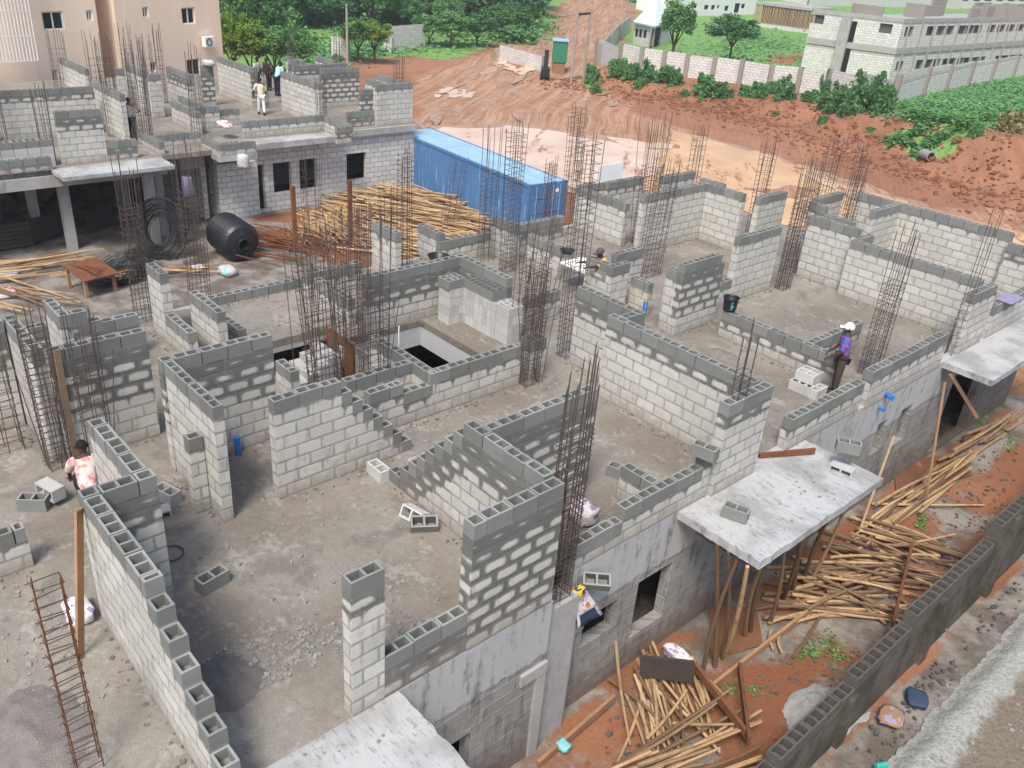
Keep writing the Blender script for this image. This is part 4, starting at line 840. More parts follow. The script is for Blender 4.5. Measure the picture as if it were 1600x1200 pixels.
pile(80, -31.0, 18.2, 1.3, 1.6, .7, a2, .22, 'short yellow bamboo pole in the front of the big heap', 'short bamboo at the heap front', [POL[i] for i in (2,4,5)], 0., (.7,1.), keep=.22)
pile(70, -32.6, 19.6, 1.3, 1.5, .6, a2, .3, 'short yellow bamboo pole in the front of the big heap', 'short bamboo at the heap front', [POL[i] for i in (2,4,5)], 0., (.7,1.), keep=.1)
pile(8, -31.3, 20.2, 1.8, 1.5, .9, a3, .1, 'bamboo pole lying crosswise over the big heap', 'crosswise bamboo', [POL[1],POL[3]], 0.)
ar = azpx((420,350),(480,360))
ROD = MB(); ROD.bar((0,0,-2.2),(0,0,2.2), .02, 5); _o = ROD.build('steel_rod', 'rebar_rust'); ROD_ME = _o.data; bpy.data.objects.remove(_o)
for k in range(44):
    o = bpy.data.objects.new('steel_rod', ROD_ME); COL.objects.link(o); o.location = (-31.0+RB.uniform(-2.0,1.9), 15.9+RB.gauss(0,.75), G+.05+RB.random()*.35); az = ar+RB.gauss(0,.22)
    o.rotation_euler = Vector((cos(az),sin(az),RB.gauss(0,.05))).to_track_quat('Z','Y').to_euler(); o.scale = (1.3,1.3,RB.uniform(.3,.62)); tag(o, 'rusty red steel rod on the ground between tank and bamboo heap', 'steel rod', 'rusty rods by the tank')
pile(18, -34.6, 22.4, .6, 2.2, .35, a1, .05, 'dark weathered pole along the foot of the second building', 'dark poles at the building foot', POLD, 0., keep=0.0)
al = azpx((0,385),(130,372)); al2 = azpx((0,430),(120,460))
pile(32, -33.3, 6.3, 1.0, 1.9, .45, al, .07, 'tan bamboo pole in the pile beside the front garage post', 'bamboo by the garage', POL, 0., keep=0.4)
pile(14, -30.8, 5.6, .9, 1.4, .2, al2, .12, 'tan bamboo pole strewn in the left yard', 'loose bamboo in the left yard', POL, 0.)
pile(10, -30.2, 11.3, .6, 1.0, .1, azpx((180,440),(310,430)), .12, 'thin bamboo pole beside the dark coils', 'bamboo by the coils', POL, 0., keep=0.5)
# pit between the front wall and the boundary wall
def ppx(a, b, z0, z1, me, label, group):
    A, Bv = at(*a, G+z0), at(*b, G+z1); d = Bv-A; L = d.length; o = bpy.data.objects.new('bamboo_pole', me); COL.objects.link(o); o.location = (A+Bv)/2
    o.rotation_euler = d.to_track_quat('Z','Y').to_euler(); o.scale = (1,1,L/ML[me]); return tag(o, label, 'bamboo pole', group)
ML = {me: max(v.co.z for v in me.vertices)-min(v.co.z for v in me.vertices) for me in POL+POLD}
ap = azpx((860,1180),(1090,1080)); aq = azpx((1010,1060),(1040,1150)); ab = azpx((1300,800),(1500,840)); ac_ = azpx((1300,900),(1500,880)); ad = azpx((1330,800),(1560,650))
pile(34, -5.75, 10.15, .55, 1.1, .25, aq, .18, 'bamboo pole under the top layer of the lower bamboo heap', 'bamboo in the lower heap', [POL[i] for i in (2,4,5)], 0., (.6,.9), keep=0.5)
for k in range(24):
    u = RB.random(); x0, y0 = 850+u*230+RB.uniform(-20,20), 1205+RB.uniform(-10,60); L = min(RB.uniform(150,300), max(60., 1190-x0)); sl = -.42+RB.gauss(0,.12)
    ppx((x0,y0),(x0+L,y0+L*sl), .15+.3*RB.random(), .25+.3*RB.random(), RB.choice(POL), 'yellow bamboo pole on top of the lower bamboo heap', 'top bamboo of the lower heap')
for a, b, za, zb in (((962,1000),(985,1165),.9,.1),((1010,1155),(1073,1078),.3,.4),((1105,1100),(1128,1090),.2,.3),((1050,1130),(1180,1130),.4,.4),((980,1190),(1120,1098),.45,.5)): ppx(a, b, za, zb, POL[5], 'single bamboo pole lying loose over the lower heap', 'loose bamboo over the lower heap')
pile(52, -5.35, 16.9, .6, 2.3, .42, ab, .24, 'bamboo pole in the heap beyond the porch props', 'bamboo heap beyond the porch', POL+POL[:2]+POLD, 0., (.55,.78), keep=0.85)
pile(34, -5.5, 15.6, .6, 1.6, .3, ac_, .26, 'bamboo pole in the heap beyond the porch props', 'bamboo heap beyond the porch', POL+POLD, 0., (.55,.78))
pile(26, -6.15, 21.0, .35, 3.0, .25, ad, .05, 'grey-tan pole in the long bundle along the foot of the front wall', 'poles along the wall foot', POL+POLD, 0., keep=0.7)
pile(14, -6.35, 25.6, .35, 2.6, .25, ad, .05, 'grey-tan pole in the long bundle along the foot of the front wall', 'poles along the wall foot', POLD, 0.)
for a, b, lb in (((1240,1027),(1303,918),'pale bare bamboo pole lying alone on the red mud'),((1290,895),(1385,975),'bamboo pole pointing at the boundary wall across red mud'),((1362,787),(1538,789),'long straight bamboo pole lying level across the red mud'),((1205,985),(1208,1015),'tiny bamboo offcut on the red mud'),((1218,992),(1222,1020),'second tiny bamboo offcut on the red mud'),((1245,935),(1270,950),'short brown offcut under the props'),((1400,930),(1480,985),'bamboo pole crossing the heap at right')): ppx(a, b, .08, .1, POL[0], lb, None)
for k, (a, b) in enumerate([((1098,1050),(1155,868)),((1117,1042),(1121,850)),((1128,1030),(1138,862)),((1131,1027),(1168,885)),((1164,995),(1191,880)),((1172,988),(1196,872)),((1203,975),(1226,850)),((1223,935),(1258,820)),((1240,925),(1266,815)),((1254,910),(1305,790)),((1265,912),(1330,772)),((1236,915),(1252,832))]):
    A, Bv = at(*a, G), at(*b, -.17); q_ = POL[k % 4]; o = bpy.data.objects.new('bamboo_pole', q_); COL.objects.link(o); o.location = (A+Bv)/2; d = Bv-A; o.rotation_euler = d.to_track_quat('Z','Y').to_euler(); o.scale = (1.25,1.25,d.length/ML[q_]); tag(o, 'upright bamboo prop holding up the porch slab', 'bamboo prop', 'bamboo props under the porch')
single('timber_beam', 'dark timber beam under the near edge of the porch slab', 'beam', 'plank_dark', beam((-6.5,11.02,-.215),(-5.25,11.02,-.215),.06,.09)); single('timber_beam', 'timber beam under the outer edge of the porch slab', 'beam', 'plank', beam((-5.35,11.05,-.215),(-5.35,15.0,-.215),.06,.09)); 
single('timber_plank', 'brown timber strut under the right-hand porch slab', 'plank', 'plank', beam((-6.7,21.7,-.25),(-6.0,22.6,-1.5),.07,.09)); single('bamboo_pole', 'slim pole leaning on the front wall below the right sill', 'pole', 'plank_pale', lambda mb: [mb.bar((-6.3,17.9,G),(-6.6,19.0,-1.1), .03, 6)]); single('bamboo_pole', 'tall dark pole leaning on the front wall right of the slim pole', 'pole', 'plank', lambda mb: [mb.bar((-5.9,20.6,G),(-6.6,21.2,-.3), .035, 6)])
for a, b, z, mt, lb in (((1155,1040),(1170,1158),.45,'rust_board','long wet red board over the lower bamboo heap'),((1085,1040),(1165,1145),.40,'rust_board','red-brown plank with cloth at its end by the lower heap'),((840,1195),(960,1090),.10,'plank','wet brown plank along the wall foot at the bottom'),((1110,1075),(1290,935),.05,'plank','brown board lying under the porch props'),((1395,975),(1425,850),.55,'rust_board','red plank standing through the bamboo heap'),((1000,1040),(1085,1050),.5,'plank_dark','dark shutter board at the wall foot beside the lower heap')):
    A, Bv = at(*a, G+z), at(*b, G+z+.12); single('timber_plank', lb, 'plank', mt, beam(A, Bv, .06, .16 if 'shutter' not in lb else .5))
sack(-6.2,10.75,G+.45,.6,.3,.2,['sack_white','sack_purple'],31,'patterned cloth bundle on the dark shutter board'); sack(-6.3,7.9,G+.1,.25,.2,.15,['cyan_scrap'],32,'light cyan plastic scrap by the lower heap',name='plastic_scrap')
heap('rubble_heap', -4.0, 12.2, G, .6, .8, .28, 'rubble', 12, 'low heap of grey rubble against the boundary wall', 'rubble')
vs, fs, mi = [], [], []
for (p, az, tl, me, s_) in STUFF:
    d = Vector((cos(az)*cos(tl), sin(az)*cos(tl), sin(tl))); M4 = Matrix.Translation(p) @ d.to_track_quat('Z','Y').to_matrix().to_4x4() @ Matrix.Diagonal((1,1,s_,1)); o_ = len(vs)
    vs += [tuple(M4 @ v.co) for v in me.vertices]; fs += [tuple(i+o_ for i in q.vertices) for q in me.polygons]; k_ = 1 if me in POLD else RB.choice((0,0,2)); mi += [k_]*len(me.polygons)
me = bpy.data.meshes.new('bamboo_heap'); me.from_pydata(vs, [], fs)
for q in ('pole_tan','pole_brown','pole_yellow'): me.materials.append(MAT[q])
me.polygons.foreach_set('material_index', mi); o = bpy.data.objects.new('bamboo_heap', me); COL.objects.link(o); struct(o, 'stuff'); tag(o, 'buried tan and brown poles inside the bamboo heaps', 'bamboo heap')
# ------------------------------------------------------------------ boundary wall in the foreground
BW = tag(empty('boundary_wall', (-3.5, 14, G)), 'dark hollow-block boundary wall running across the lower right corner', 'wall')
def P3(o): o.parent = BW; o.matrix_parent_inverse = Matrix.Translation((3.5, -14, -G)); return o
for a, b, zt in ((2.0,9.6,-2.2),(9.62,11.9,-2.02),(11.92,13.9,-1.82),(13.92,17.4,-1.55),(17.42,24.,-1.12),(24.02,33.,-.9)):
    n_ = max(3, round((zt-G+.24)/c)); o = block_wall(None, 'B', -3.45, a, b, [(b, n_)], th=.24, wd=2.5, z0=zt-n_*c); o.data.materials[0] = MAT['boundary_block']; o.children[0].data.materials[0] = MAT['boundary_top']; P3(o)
for y in (8.6, 11.85, 15.0, 18.2, 21.4): mb = MB(); mb.box(-3.46,-3.36,y-.13,y+.13,G-.2,-2.15 if y < 12 else (-1.75 if y < 17 else -1.2)); P3(mb.build('pier', 'boundary_block', rnd=.5))
# ------------------------------------------------------------------ terrain
TOE = [(-66,63.5),(-57,60.5),(-48,63),(-37,63),(-28,60),(-18,57),(-8,54),(4,50),(20,46),(80,30)]
def toe(x):
    for (xa, ya), (xb, yb) in zip(TOE, TOE[1:]):
        if xa <= x <= xb: return ya+(yb-ya)*(x-xa)/(xb-xa)
    return None
def sst(t): t = min(1, max(0, t)); return t*t*(3-2*t)
def gz(x, y):
    z = G
    t = toe(x)
    if t is not None:
        k = 1.0+1.6*sst((x+44)/22); w = 5.5+3*noise.noise((x*.12, 3, 1))
        s = y-t+1.6*noise.noise((x*.35, y*.2, 4.)); e_ = sst(s/w); z += (k*e_+(.55*abs(noise.noise((x*.55,y*.4,2.)))+.22*noise.noise((x*1.6,y*1.3,6.)))*(4*e_*(1-e_)*.9+.15*(s > -6 and s < 4)))*sst((x+66)/7)
    if x < -36 or y > 30:
        f = sst((max(-36-x, y-30))/8); z += f*(.16*noise.noise((x*.22,y*.22,0))+.07*noise.noise((x*.9,y*.9,3)))
    if x < -110: z += (-110-x)*.05
    if x > -6.6: z += .05*noise.noise((x*1.2,y*1.2,7))+.03*noise.noise((x*4,y*4,7))
    if x > -3.2: z += .12*sst((x+3.2)/1.)
    return z
def onT(px, py):
    z = G
    for _ in range(14): p = at(px, py, z); z = .4*z+.6*gz(p.x, p.y)
    p = at(px, py, z); return Vector((p.x, p.y, gz(p.x, p.y)))
def inpoly(x, y, P):
    r = False; j = len(P)-1
    for i in range(len(P)):
        if (P[i][1] > y) != (P[j][1] > y) and x < (P[j][0]-P[i][0])*(y-P[i][1])/(P[j][1]-P[i][1])+P[i][0]: r = not r
        j = i
    return r
def pxpoly(L): return [tuple(onT(*q)[:2]) for q in L]
GREEN = [pxpoly(L) for L in (
 [(300,110),(420,118),(500,100),(640,86),(705,92),(762,72),(800,50),(862,38),(874,2),(600,-40),(300,-40)],
 [(985,2),(1000,20),(985,45),(960,75),(1010,105),(1140,118),(1250,128),(1400,150),(1640,120),(1640,18),(1300,4)],
 [(1405,160),(1450,190),(1470,215),(1540,200),(1575,185),(1640,190),(1640,100),(1500,118)],
 [(1400,215),(1440,195),(1470,212),(1440,232)], [(1180,130),(1210,140),(1195,152)], [(905,115),(940,128),(925,150)])]
BARE = [pxpoly(L) for L in ([(1205,88),(1255,84),(1245,102),(1200,98)], [(1040,88),(1110,85),(1100,98)])]
ROAD = pxpoly([(640,120),(800,70),(878,30),(880,0),(990,0),(975,40),(945,70),(935,120),(1010,180),(1250,260),(1600,380),(1600,330),(900,300),(700,240),(640,220)])
GREY = [(-56,-2),(-6.96,-6),(-6.96,29),(-20,29),(-20,14),(-26,16),(-30,17.2),(-34,17),(-35.6,17),(-35.6,26),(-56,26)]
xs = sorted(set([round(-420+12*i,2) for i in range(22)]+[round(-156+1.5*i,2) for i in range(79)]+[round(-72+.8*i,2) for i in range(43)]+[round(-38+1.1*i,2) for i in range(29)]+[round(-6.7+.28*i,2) for i in range(25)]+[2,6,12,20,32,60,120]))
ys = sorted(set([-120,-60,-30,-15]+[round(-8+1.1*i,2) for i in range(40)]+[round(36+.6*i,2) for i in range(70)]+[round(78+1.5*i,2) for i in range(60)]+[168+10*i for i in range(14)]+[330,400,500,640]))
mb = MB(); nx, ny = len(xs), len(ys); V = [(x, y, gz(x, y)) for x in xs for y in ys]
F4 = [(i*ny+k, (i+1)*ny+k, (i+1)*ny+k+1, i*ny+k+1) for i in range(nx-1) for k in range(ny-1)]
me = bpy.data.meshes.new('ground'); me.from_pydata(V, [], F4); me.materials.append(MAT['ground']); me.polygons.foreach_set('use_smooth', [True]*len(F4))
ca = me.color_attributes.new('mask', 'FLOAT_COLOR', 'POINT'); cv = []
for (x, y, z) in V:
    dx, dy = 1.6*noise.noise((x*.25,y*.25,9)), 1.6*noise.noise((x*.25,y*.25,19)); g = 0.
    if x < -30 or y > 30:
        X, Y = x+dx, y+dy
        if any(inpoly(X, Y, P) for P in GREEN) and not any(inpoly(X, Y, P) for P in BARE): g = 1.
        if x < -125 or y > 200: g = 1. if not inpoly(X, Y, ROAD) else 0.
    gy = 1. if inpoly(x+dx*.4, y+dy*.4, GREY) else 0.
    if x > -3.5: gy = .95+.3*noise.noise((x*.7, y*.4, 5))
    if -6.8 < x < -3.3: gy = .46+.55*noise.noise((x*.9, y*.5, 2))
    tr = 1. if (inpoly(x+dx, y+dy, ROAD)) else (.25 if x < -36 or y > 30 else 0.)
    cv += [g, gy, tr, 1.]
ca.data.foreach_set('color', cv)
ground = bpy.data.objects.new('ground', me); COL.objects.link(ground); struct(ground)
# floor of the building plot under the walls is covered by the slab; puddles are flat sheets of water a little above the mud
def puddle(L, mat, seed, dz=.10, world=False, margin=True):
    if margin and not world and 'water' in mat and mat != 'red_water':
        W_ = [onT(*q) for q in L]; c_ = sum(W_, Vector())/len(W_); puddle([tuple((q+(q-c_).normalized()*1.1)[:2]) for q in W_], 'wet_mud', seed, dz-.03, True, False)
    P = [Vector((x,y,0)) for x,y in L] if world else [onT(*q) for q in L]; ctr = sum(P, Vector())/len(P); out = []
    n = len(P)
    for i in range(n):
        a, b = P[i], P[(i+1)%n]; k = max(2, int((b-a).length/.8))
        for j in range(k):
            p = a.lerp(b, j/k); d = (p-ctr); L_ = min(1.6, d.length*.18); q = p+d.normalized()*(noise.noise((p.x*.45,p.y*.45,seed))*L_*.9+noise.noise((p.x*1.6,p.y*1.6,seed))*L_*.6); out.append(q)
    zz = max(gz(p.x, p.y) for p in [ctr]) + dz; zz = (G if not world else G)+dz
    bm = bmesh.new(); vs = [bm.verts.new((q.x, q.y, zz)) for q in out]; f = bm.faces.new(vs); bmesh.ops.triangulate(bm, faces=[f]); me = bpy.data.meshes.new('puddle'); bm.to_mesh(me); bm.free(); me.materials.append(MAT[mat])
    for p_ in me.polygons:
        if p_.normal.z < 0: p_.flip()
    o = bpy.data.objects.new('puddle', me); COL.objects.link(o); return struct(o)
puddle([(668,206),(760,200),(835,203),(900,215),(985,228),(1040,240),(1010,285),(900,295),(800,255),(720,232)], 'muddy_water', 1, .09)
puddle([(1050,204),(1110,222),(1200,245),(1330,290),(1460,335),(1620,372),(1640,430),(1500,410),(1300,372),(1150,330),(1000,300),(965,275),(1020,240)], 'orange_water', 2, .072)
puddle([(1230,262),(1330,296),(1400,322),(1500,356),(1490,366),(1330,312)], 'muddy_water', 12, .10)
RP = random.Random(8); adir = Vector((-.62*0-.70, .72, 0)).normalized()
for _ in range(24):
    q = onT(RP.uniform(650,960), RP.uniform(60,235)); 
    if not inpoly(q.x, q.y, ROAD): continue
    L_ = RP.uniform(1.2,4.5); w_ = RP.uniform(.18,.5); ang = RP.gauss(0,.25); dv = Vector((adir.x*cos(ang)-adir.y*sin(ang), adir.x*sin(ang)+adir.y*cos(ang),0)); nv = Vector((-dv.y,dv.x,0))
    puddle([tuple((q+dv*L_*a_+nv*w_*b_)[:2]) for a_, b_ in ((-1,0),(-.5,.7),(.1,.9),(.6,.7),(1,0),(.5,-.8),(-.2,-1.),(-.7,-.5))], 'wet_mud', RP.random()*50, q.z-G+.03, True)
def streaks(n, box, L0, L1, w0, w1, mat, dz):
    for _ in range(n):
        q = onT(RP.uniform(box[0],box[1]), RP.uniform(box[2],box[3])); L_ = RP.uniform(L0,L1); w_ = RP.uniform(w0,w1); ang = RP.gauss(0,.22); dv = Vector((adir.x*cos(ang)-adir.y*sin(ang), adir.x*sin(ang)+adir.y*cos(ang),0)); nv = Vector((-dv.y,dv.x,0))
        puddle([tuple((q+dv*L_*a_+nv*w_*b_*RP.uniform(.5,1.3))[:2]) for a_, b_ in ((-1,0),(-.7,.7),(-.3,.5),(.1,1.),(.5,.6),(.8,.7),(1,0),(.6,-.7),(.2,-.5),(-.2,-1.),(-.7,-.6))], mat, RP.random()*50, q.z-G+dz, True)
streaks(16, (765,860,68,112), 2.,5., .35,1.0, 'muddy_water', .04); streaks(9, (670,735,138,158), .8,2.4, .25,.7, 'muddy_water', .04)
puddle([(945,215),(990,218),(1060,226),(1050,234),(980,232)], 'muddy_water', 5, .10)
puddle([(1390,720),(1500,715),(1520,745),(1400,790)], 'red_water', 6, .055); puddle([(1110,955),(1180,950),(1190,1010),(1110,1030)], 'red_water', 8, .05)
# rough concrete bed outside the boundary wall, lower right
mb = MB(); nX, nY = 52, 220
def cz(i, k):
    x = -2.62+.10*noise.noise((0,k*.12,1))+.05*noise.noise((0,k*.5,4))+i*.08; y = 7.+k*.085; e = sst(i/5)
    return (x, y, G+.10+.24*e+(.012*noise.noise((x*2,y*2,0))+.012*noise.noise((x*6,y*6,5))+.014*noise.noise((x*15,y*15,8)))*e)
for i in range(nX):
    for k in range(nY): mb.quad([cz(i,k),cz(i+1,k),cz(i+1,k+1),cz(i,k+1)])
struct(mb.build('rubble_bed', 'rubble_concrete', smooth=True, weld=True))
stones('rubble', 'stones and broken lumps strewn on the dirt outside the boundary wall and in the pit', [(-2.95,14.6,G+.05,.25,1.0,60),(-2.9,12.5,G+.05,.3,1.5,40),(-2.9,18,G+.05,.3,2.5,60),(-4.6,12.6,G,.7,.9,80),(-5.2,19.,G,1.2,3.,160),(-5.,23.,G,1.2,3.,120),(-5.6,9.6,G,.7,1.5,60)], 'boundary_top', 33, .02, .06)
sack(-3.05,13.05,G+.12,.42,.5,.10,['tan_panel','sack_purple'],41,'faded brown paper sack on the dirt outside the boundary wall',.3)
sack(-2.95,13.85,G+.12,.38,.45,.10,['sack_blue'],42,'flattened dark blue sack beside the brown paper sack',.5)
single('bottle', 'green plastic bottle on the dirt at the bottom edge', 'bottle', 'teal_plastic', lambda mb: mb.bar((-2.7,11.75,G+.2),(-2.6,11.95,G+.2), .05, 8))
# ------------------------------------------------------------------ trees and bushes
RT = random.Random(17)
def crown(name, mat, nc, nl, leaf, rx, rz, seed, flat=1., lo=-.35, open_=.0):
    R = random.Random(seed); vs = []; fs = []; tn = []
    for k in range(nc):
        while True:
            p = Vector((R.uniform(-1,1), R.uniform(-1,1), R.uniform(lo,1)))
            if .25 < p.length < 1: break
        p = p*(.55+.45*R.random()); cr = R.uniform(.20,.38)*(1-.3*p.length); tone = R.random()*.75
        for _ in range(nl):
            d = Vector((R.gauss(0,1),R.gauss(0,1),R.gauss(0,1))).normalized()*cr*R.random()**.4; q = p+d; q = Vector((q.x*rx, q.y*rx, q.z*rz))
            u = Vector((R.gauss(0,1),R.gauss(0,1),R.gauss(0,.6))).normalized(); w = u.orthogonal().normalized(); a_ = R.uniform(0,6.3); w = (w*cos(a_)+u.cross(w)*sin(a_)); s = leaf*R.uniform(.6,1.3); i = len(vs)
            vs += [q-u*s, q-w*s*.45, q+u*s, q+w*s*.45]; fs.append((i,i+1,i+2,i+3)); tn += [min(1,tone+R.random()*.3)]*4
    me = bpy.data.meshes.new(name); me.from_pydata([tuple(v) for v in vs], [], fs); me.materials.append(MAT[mat]); at_ = me.attributes.new('tone','FLOAT','POINT'); at_.data.foreach_set('value', tn); return me
CR = {('leaf_dark',k): crown('crown','leaf_dark',90,70,.07,1.,1.,k) for k in (1,2)}
CR.update({('leaf_mid',k): crown('crown','leaf_mid',90,70,.07,1.,1.,k) for k in (3,4)}); CR.update({('leaf_yellow',k): crown('crown','leaf_yellow',80,65,.075,1.,1.,k) for k in (5,6)})
BU = {'leaf_dark': crown('foliage','leaf_dark',40,45,.10,1.,1.,21,lo=-.1), 'leaf_mid': crown('foliage','leaf_mid',40,45,.11,1.,1.,22,lo=-.1), 'leaf_dry': crown('foliage','leaf_dry',36,45,.12,1.,1.,23,lo=-.1), 'leaf_yellow': crown('foliage','leaf_yellow',40,45,.11,1.,1.,24,lo=-.1)}
def tree(px, py, htpx, wpx, mat, label, group=None, th=.35, seed=1, flat=None):
    p = onT(px, py); dist = (p-Vector((0,0,H))).dot(_f); s = dist/F; h = htpx*s*1.04; w = wpx*s/2; t = tag(empty('tree', p, RT.uniform(0,6)), label, 'tree', group); t.location.z -= .1
    ch = h*(1-th)/2; ks = [k for k in CR if k[0] == mat]; c_ = link('crown', CR[RT.choice(ks)], t, (0,0,h-ch*1.0), (0,0,RT.uniform(0,6)), (w, w, ch*1.05))
    mb = MB(); r = max(.10, h*.022); mb.bar((0,0,-.2),(.05*h*.3,0,h*th), r*1.3, 7, r2=r)
    for k in range(6):
        a = k*1.05+RT.random(); mb.bar((.05*h*.3,0,h*th*.95),(w*.55*cos(a),w*.55*sin(a),h*(th+.30+.25*RT.random())), r*.6, 5, r2=r*.2)
    mb.build('trunk','bark',t); return t
def bush(px, py, htpx, wpx, mat, label, group=None):
    p = onT(px, py); dist = (p-Vector((0,0,H))).dot(_f); s = dist/F; o = link('bush', BU[mat], None, p-Vector((0,0,.1)), (0,0,RT.uniform(0,6)), (wpx*s/2, wpx*s/2, htpx*s)); return tag(o, label, 'bush', group)
tree(560,98,66,70,'leaf_mid','round green tree left of the two-trunk pair at the mud edge beside the pole',th=.3); tree(585,99,62,60,'leaf_yellow','yellow-green tree at the mud edge right of the utility pole',th=.35)
tree(1048,106,100,66,'leaf_mid','tall slender tree standing at the boundary wall',th=.32); tree(1138,98,70,92,'leaf_dark','round dark green tree with thick trunk on the grass',th=.35)
for (x, y, h, w, mt) in [(365,112,92,60,'leaf_yellow'),(395,118,80,80,'leaf_yellow'),(430,116,74,80,'leaf_mid'),(468,108,60,60,'leaf_mid'),(350,84,120,70,'leaf_mid'),(410,80,110,80,'leaf_dark')]: tree(x,y,h,w,mt,'light green leafy tree behind the corner of the pink house','trees behind the pink house',.12)
for (x, y, h, w) in [(670,72,46,62),(705,74,52,70),(745,72,46,70),(775,62,50,60),(700,58,60,60),(800,60,52,60),(640,50,50,50)]: tree(x,y,h,w,RT.choice(['leaf_mid','leaf_dark']),'spreading green tree on the grass left of the mud road','trees left of the mud road',.25)
k = 0
for row, (y0, n) in enumerate([(46,11),(28,12),(12,13),(-4,13)]):
    for i in range(n):
        x = 350+i*(520/n)+RT.uniform(-16,16)
        if row == 0 and (640 < x < 760) : continue
        if x > 835 and row < 2: x = 820
        tree(x, y0+RT.uniform(-5,5), RT.uniform(62,95), RT.uniform(80,120), RT.choice(['leaf_dark','leaf_dark','leaf_mid']), 'dark green tree in the wood on the far slope', 'wood on the far slope', .12); k += 1
for (x, y, h, w) in [(1020,10,40,50),(1110,-2,30,50),(990,4,40,40)]: tree(x,y,h,w,'leaf_mid','small tree between the far houses','trees between the far houses',.25)
for (x, y, h, w, mt) in [(925,130,36,30,'leaf_mid'),(930,146,20,24,'leaf_mid'),(965,120,34,46,'leaf_mid'),(985,124,30,40,'leaf_mid'),(1010,126,34,46,'leaf_dark'),(1035,128,32,50,'leaf_mid'),(1055,130,28,30,'leaf_dark'),(1000,136,18,20,'leaf_mid'),(1105,152,36,52,'leaf_mid'),(1130,148,26,40,'leaf_dark'),(1165,150,22,30,'leaf_mid'),(1185,150,28,40,'leaf_mid'),(1222,154,38,44,'leaf_dark'),(1205,146,24,30,'leaf_mid'),(1265,160,26,40,'leaf_mid'),(1290,150,42,30,'leaf_dark'),(1300,176,44,50,'leaf_dark'),(1330,178,66,60,'leaf_dark'),(1362,184,60,64,'leaf_dark'),(1378,168,44,46,'leaf_mid'),(1345,170,50,50,'leaf_mid'),(1285,190,14,22,'leaf_mid'),(1360,206,12,24,'leaf_mid'),(1215,178,10,20,'leaf_mid'),(1070,150,12,20,'leaf_mid'),(1405,220,16,30,'leaf_mid'),(1435,218,20,40,'leaf_mid'),(1450,232,18,36,'leaf_mid'),(1470,205,22,40,'leaf_mid'),(1525,212,26,30,'leaf_mid'),(1510,200,24,50,'leaf_mid'),(1545,190,18,46,'leaf_mid'),(1480,190,16,50,'leaf_mid'),(1440,182,14,50,'leaf_mid'),(1420,172,12,40,'leaf_mid')]:
    bush(x, y, h, w, mt, 'green bush growing on the red bank below the far boundary wall', 'bushes on the red bank')
for (x, y, h, w) in [(1570,205,34,50),(1595,208,40,60),(1610,200,30,50)]: bush(x,y,h,w,'leaf_dry','dry straw-coloured bush on top of the red bank at right','dry bushes on the bank')
for row, (y0, n) in enumerate([(66,9),(52,12),(36,13),(18,14)]):
    for i in range(n):
        x = 345+i*(500/n)+RT.uniform(-18,18)
        if row < 2 and 470 < x < 790: continue
        bush(x, y0+RT.uniform(-6,6), RT.uniform(24,44), RT.uniform(50,90), RT.choice(['leaf_dark','leaf_mid','leaf_mid','leaf_yellow']), 'leafy bush filling the undergrowth of the far wood', 'undergrowth of the far wood')
def clods(name, label, n, seed, region, s0, s1, mat, dz=0.):
    mb = MB(); R = random.Random(seed)
    while len(mb.f) < n*6:
        x, y = region(R)
        s = R.uniform(s0, s1)*R.random()**.7; M4 = Matrix.Translation((x, y, gz(x,y)+s*.2+dz)) @ Matrix.Rotation(R.uniform(0,6),4,'Z') @ Matrix.Rotation(R.uniform(-.6,.6),4,'X')
        P = [M4 @ Vector((sx*s*R.uniform(.5,1), sy*s*R.uniform(.5,1), sz*s*R.uniform(.3,.7))) for sz in (-1,1) for sy in (-1,1) for sx in (-1,1)]
        for q4 in ((0,2,3,1),(4,5,7,6),(0,1,5,4),(1,3,7,5),(3,2,6,7),(2,0,4,6)): mb.quad([P[i] for i in q4])
    return tag(struct(mb.build(name, mat, weld=False), 'stuff'), label, 'clods')
def bank(R):
    while True:
        x = R.uniform(-60, 0); t = toe(x); y = t+R.gauss(0,2.4)
        return x, y
clods('clods', 'crumbled red clods along the foot of the red bank', 5200, 5, bank, .03, .20, 'clod')
clods('clods', 'small red clods and crumbs on the mud of the pit', 900, 6, lambda R: (R.uniform(-6.5,-3.9), R.uniform(8,28)), .01, .05, 'clod')
clods('pebbles', 'pebbles bedded in the concrete ledge and dirt at the lower right', 1500, 7, lambda R: (-2.2+abs(R.gauss(0,.9)), R.uniform(9,22)), .015, .05, 'rubble', .19)
def weeds(name, spots, mat, n, s, seed, label):
    R = random.Random(seed); vs = []; fs = []; tn = []
    for _ in range(n):
        q = R.choice(spots); p = onT(q[0]+R.gauss(0,q[2]), q[1]+R.gauss(0,q[3])); h = s*R.uniform(.4,1.3); a = R.uniform(0,6.3); u = Vector((cos(a),sin(a),R.uniform(-.2,.5)))*h*.6; w = Vector((-sin(a),cos(a),R.uniform(-.2,.4)))*h*.35; p = p+Vector((0,0,R.uniform(0,h))); i = len(vs)
        vs += [p-u, p-w, p+u, p+w]; fs.append((i,i+1,i+2,i+3)); tn += [R.random()]*4
    me = bpy.data.meshes.new(name); me.from_pydata([tuple(v) for v in vs], [], fs); me.materials.append(MAT[mat]); at_ = me.attributes.new('tone','FLOAT','POINT'); at_.data.foreach_set('value', tn)
    o = bpy.data.objects.new(name, me); COL.objects.link(o); struct(o,'stuff'); return tag(o, label, 'weeds')
weeds('ground_cover', [(1500,165,55,16),(1560,160,40,20),(1450,170,30,10),(1600,150,40,16),(1540,135,50,8),(1420,225,14,6)], 'leaf_grass', 34000, .24, 3, 'low green plants covering the top of the red bank at right')
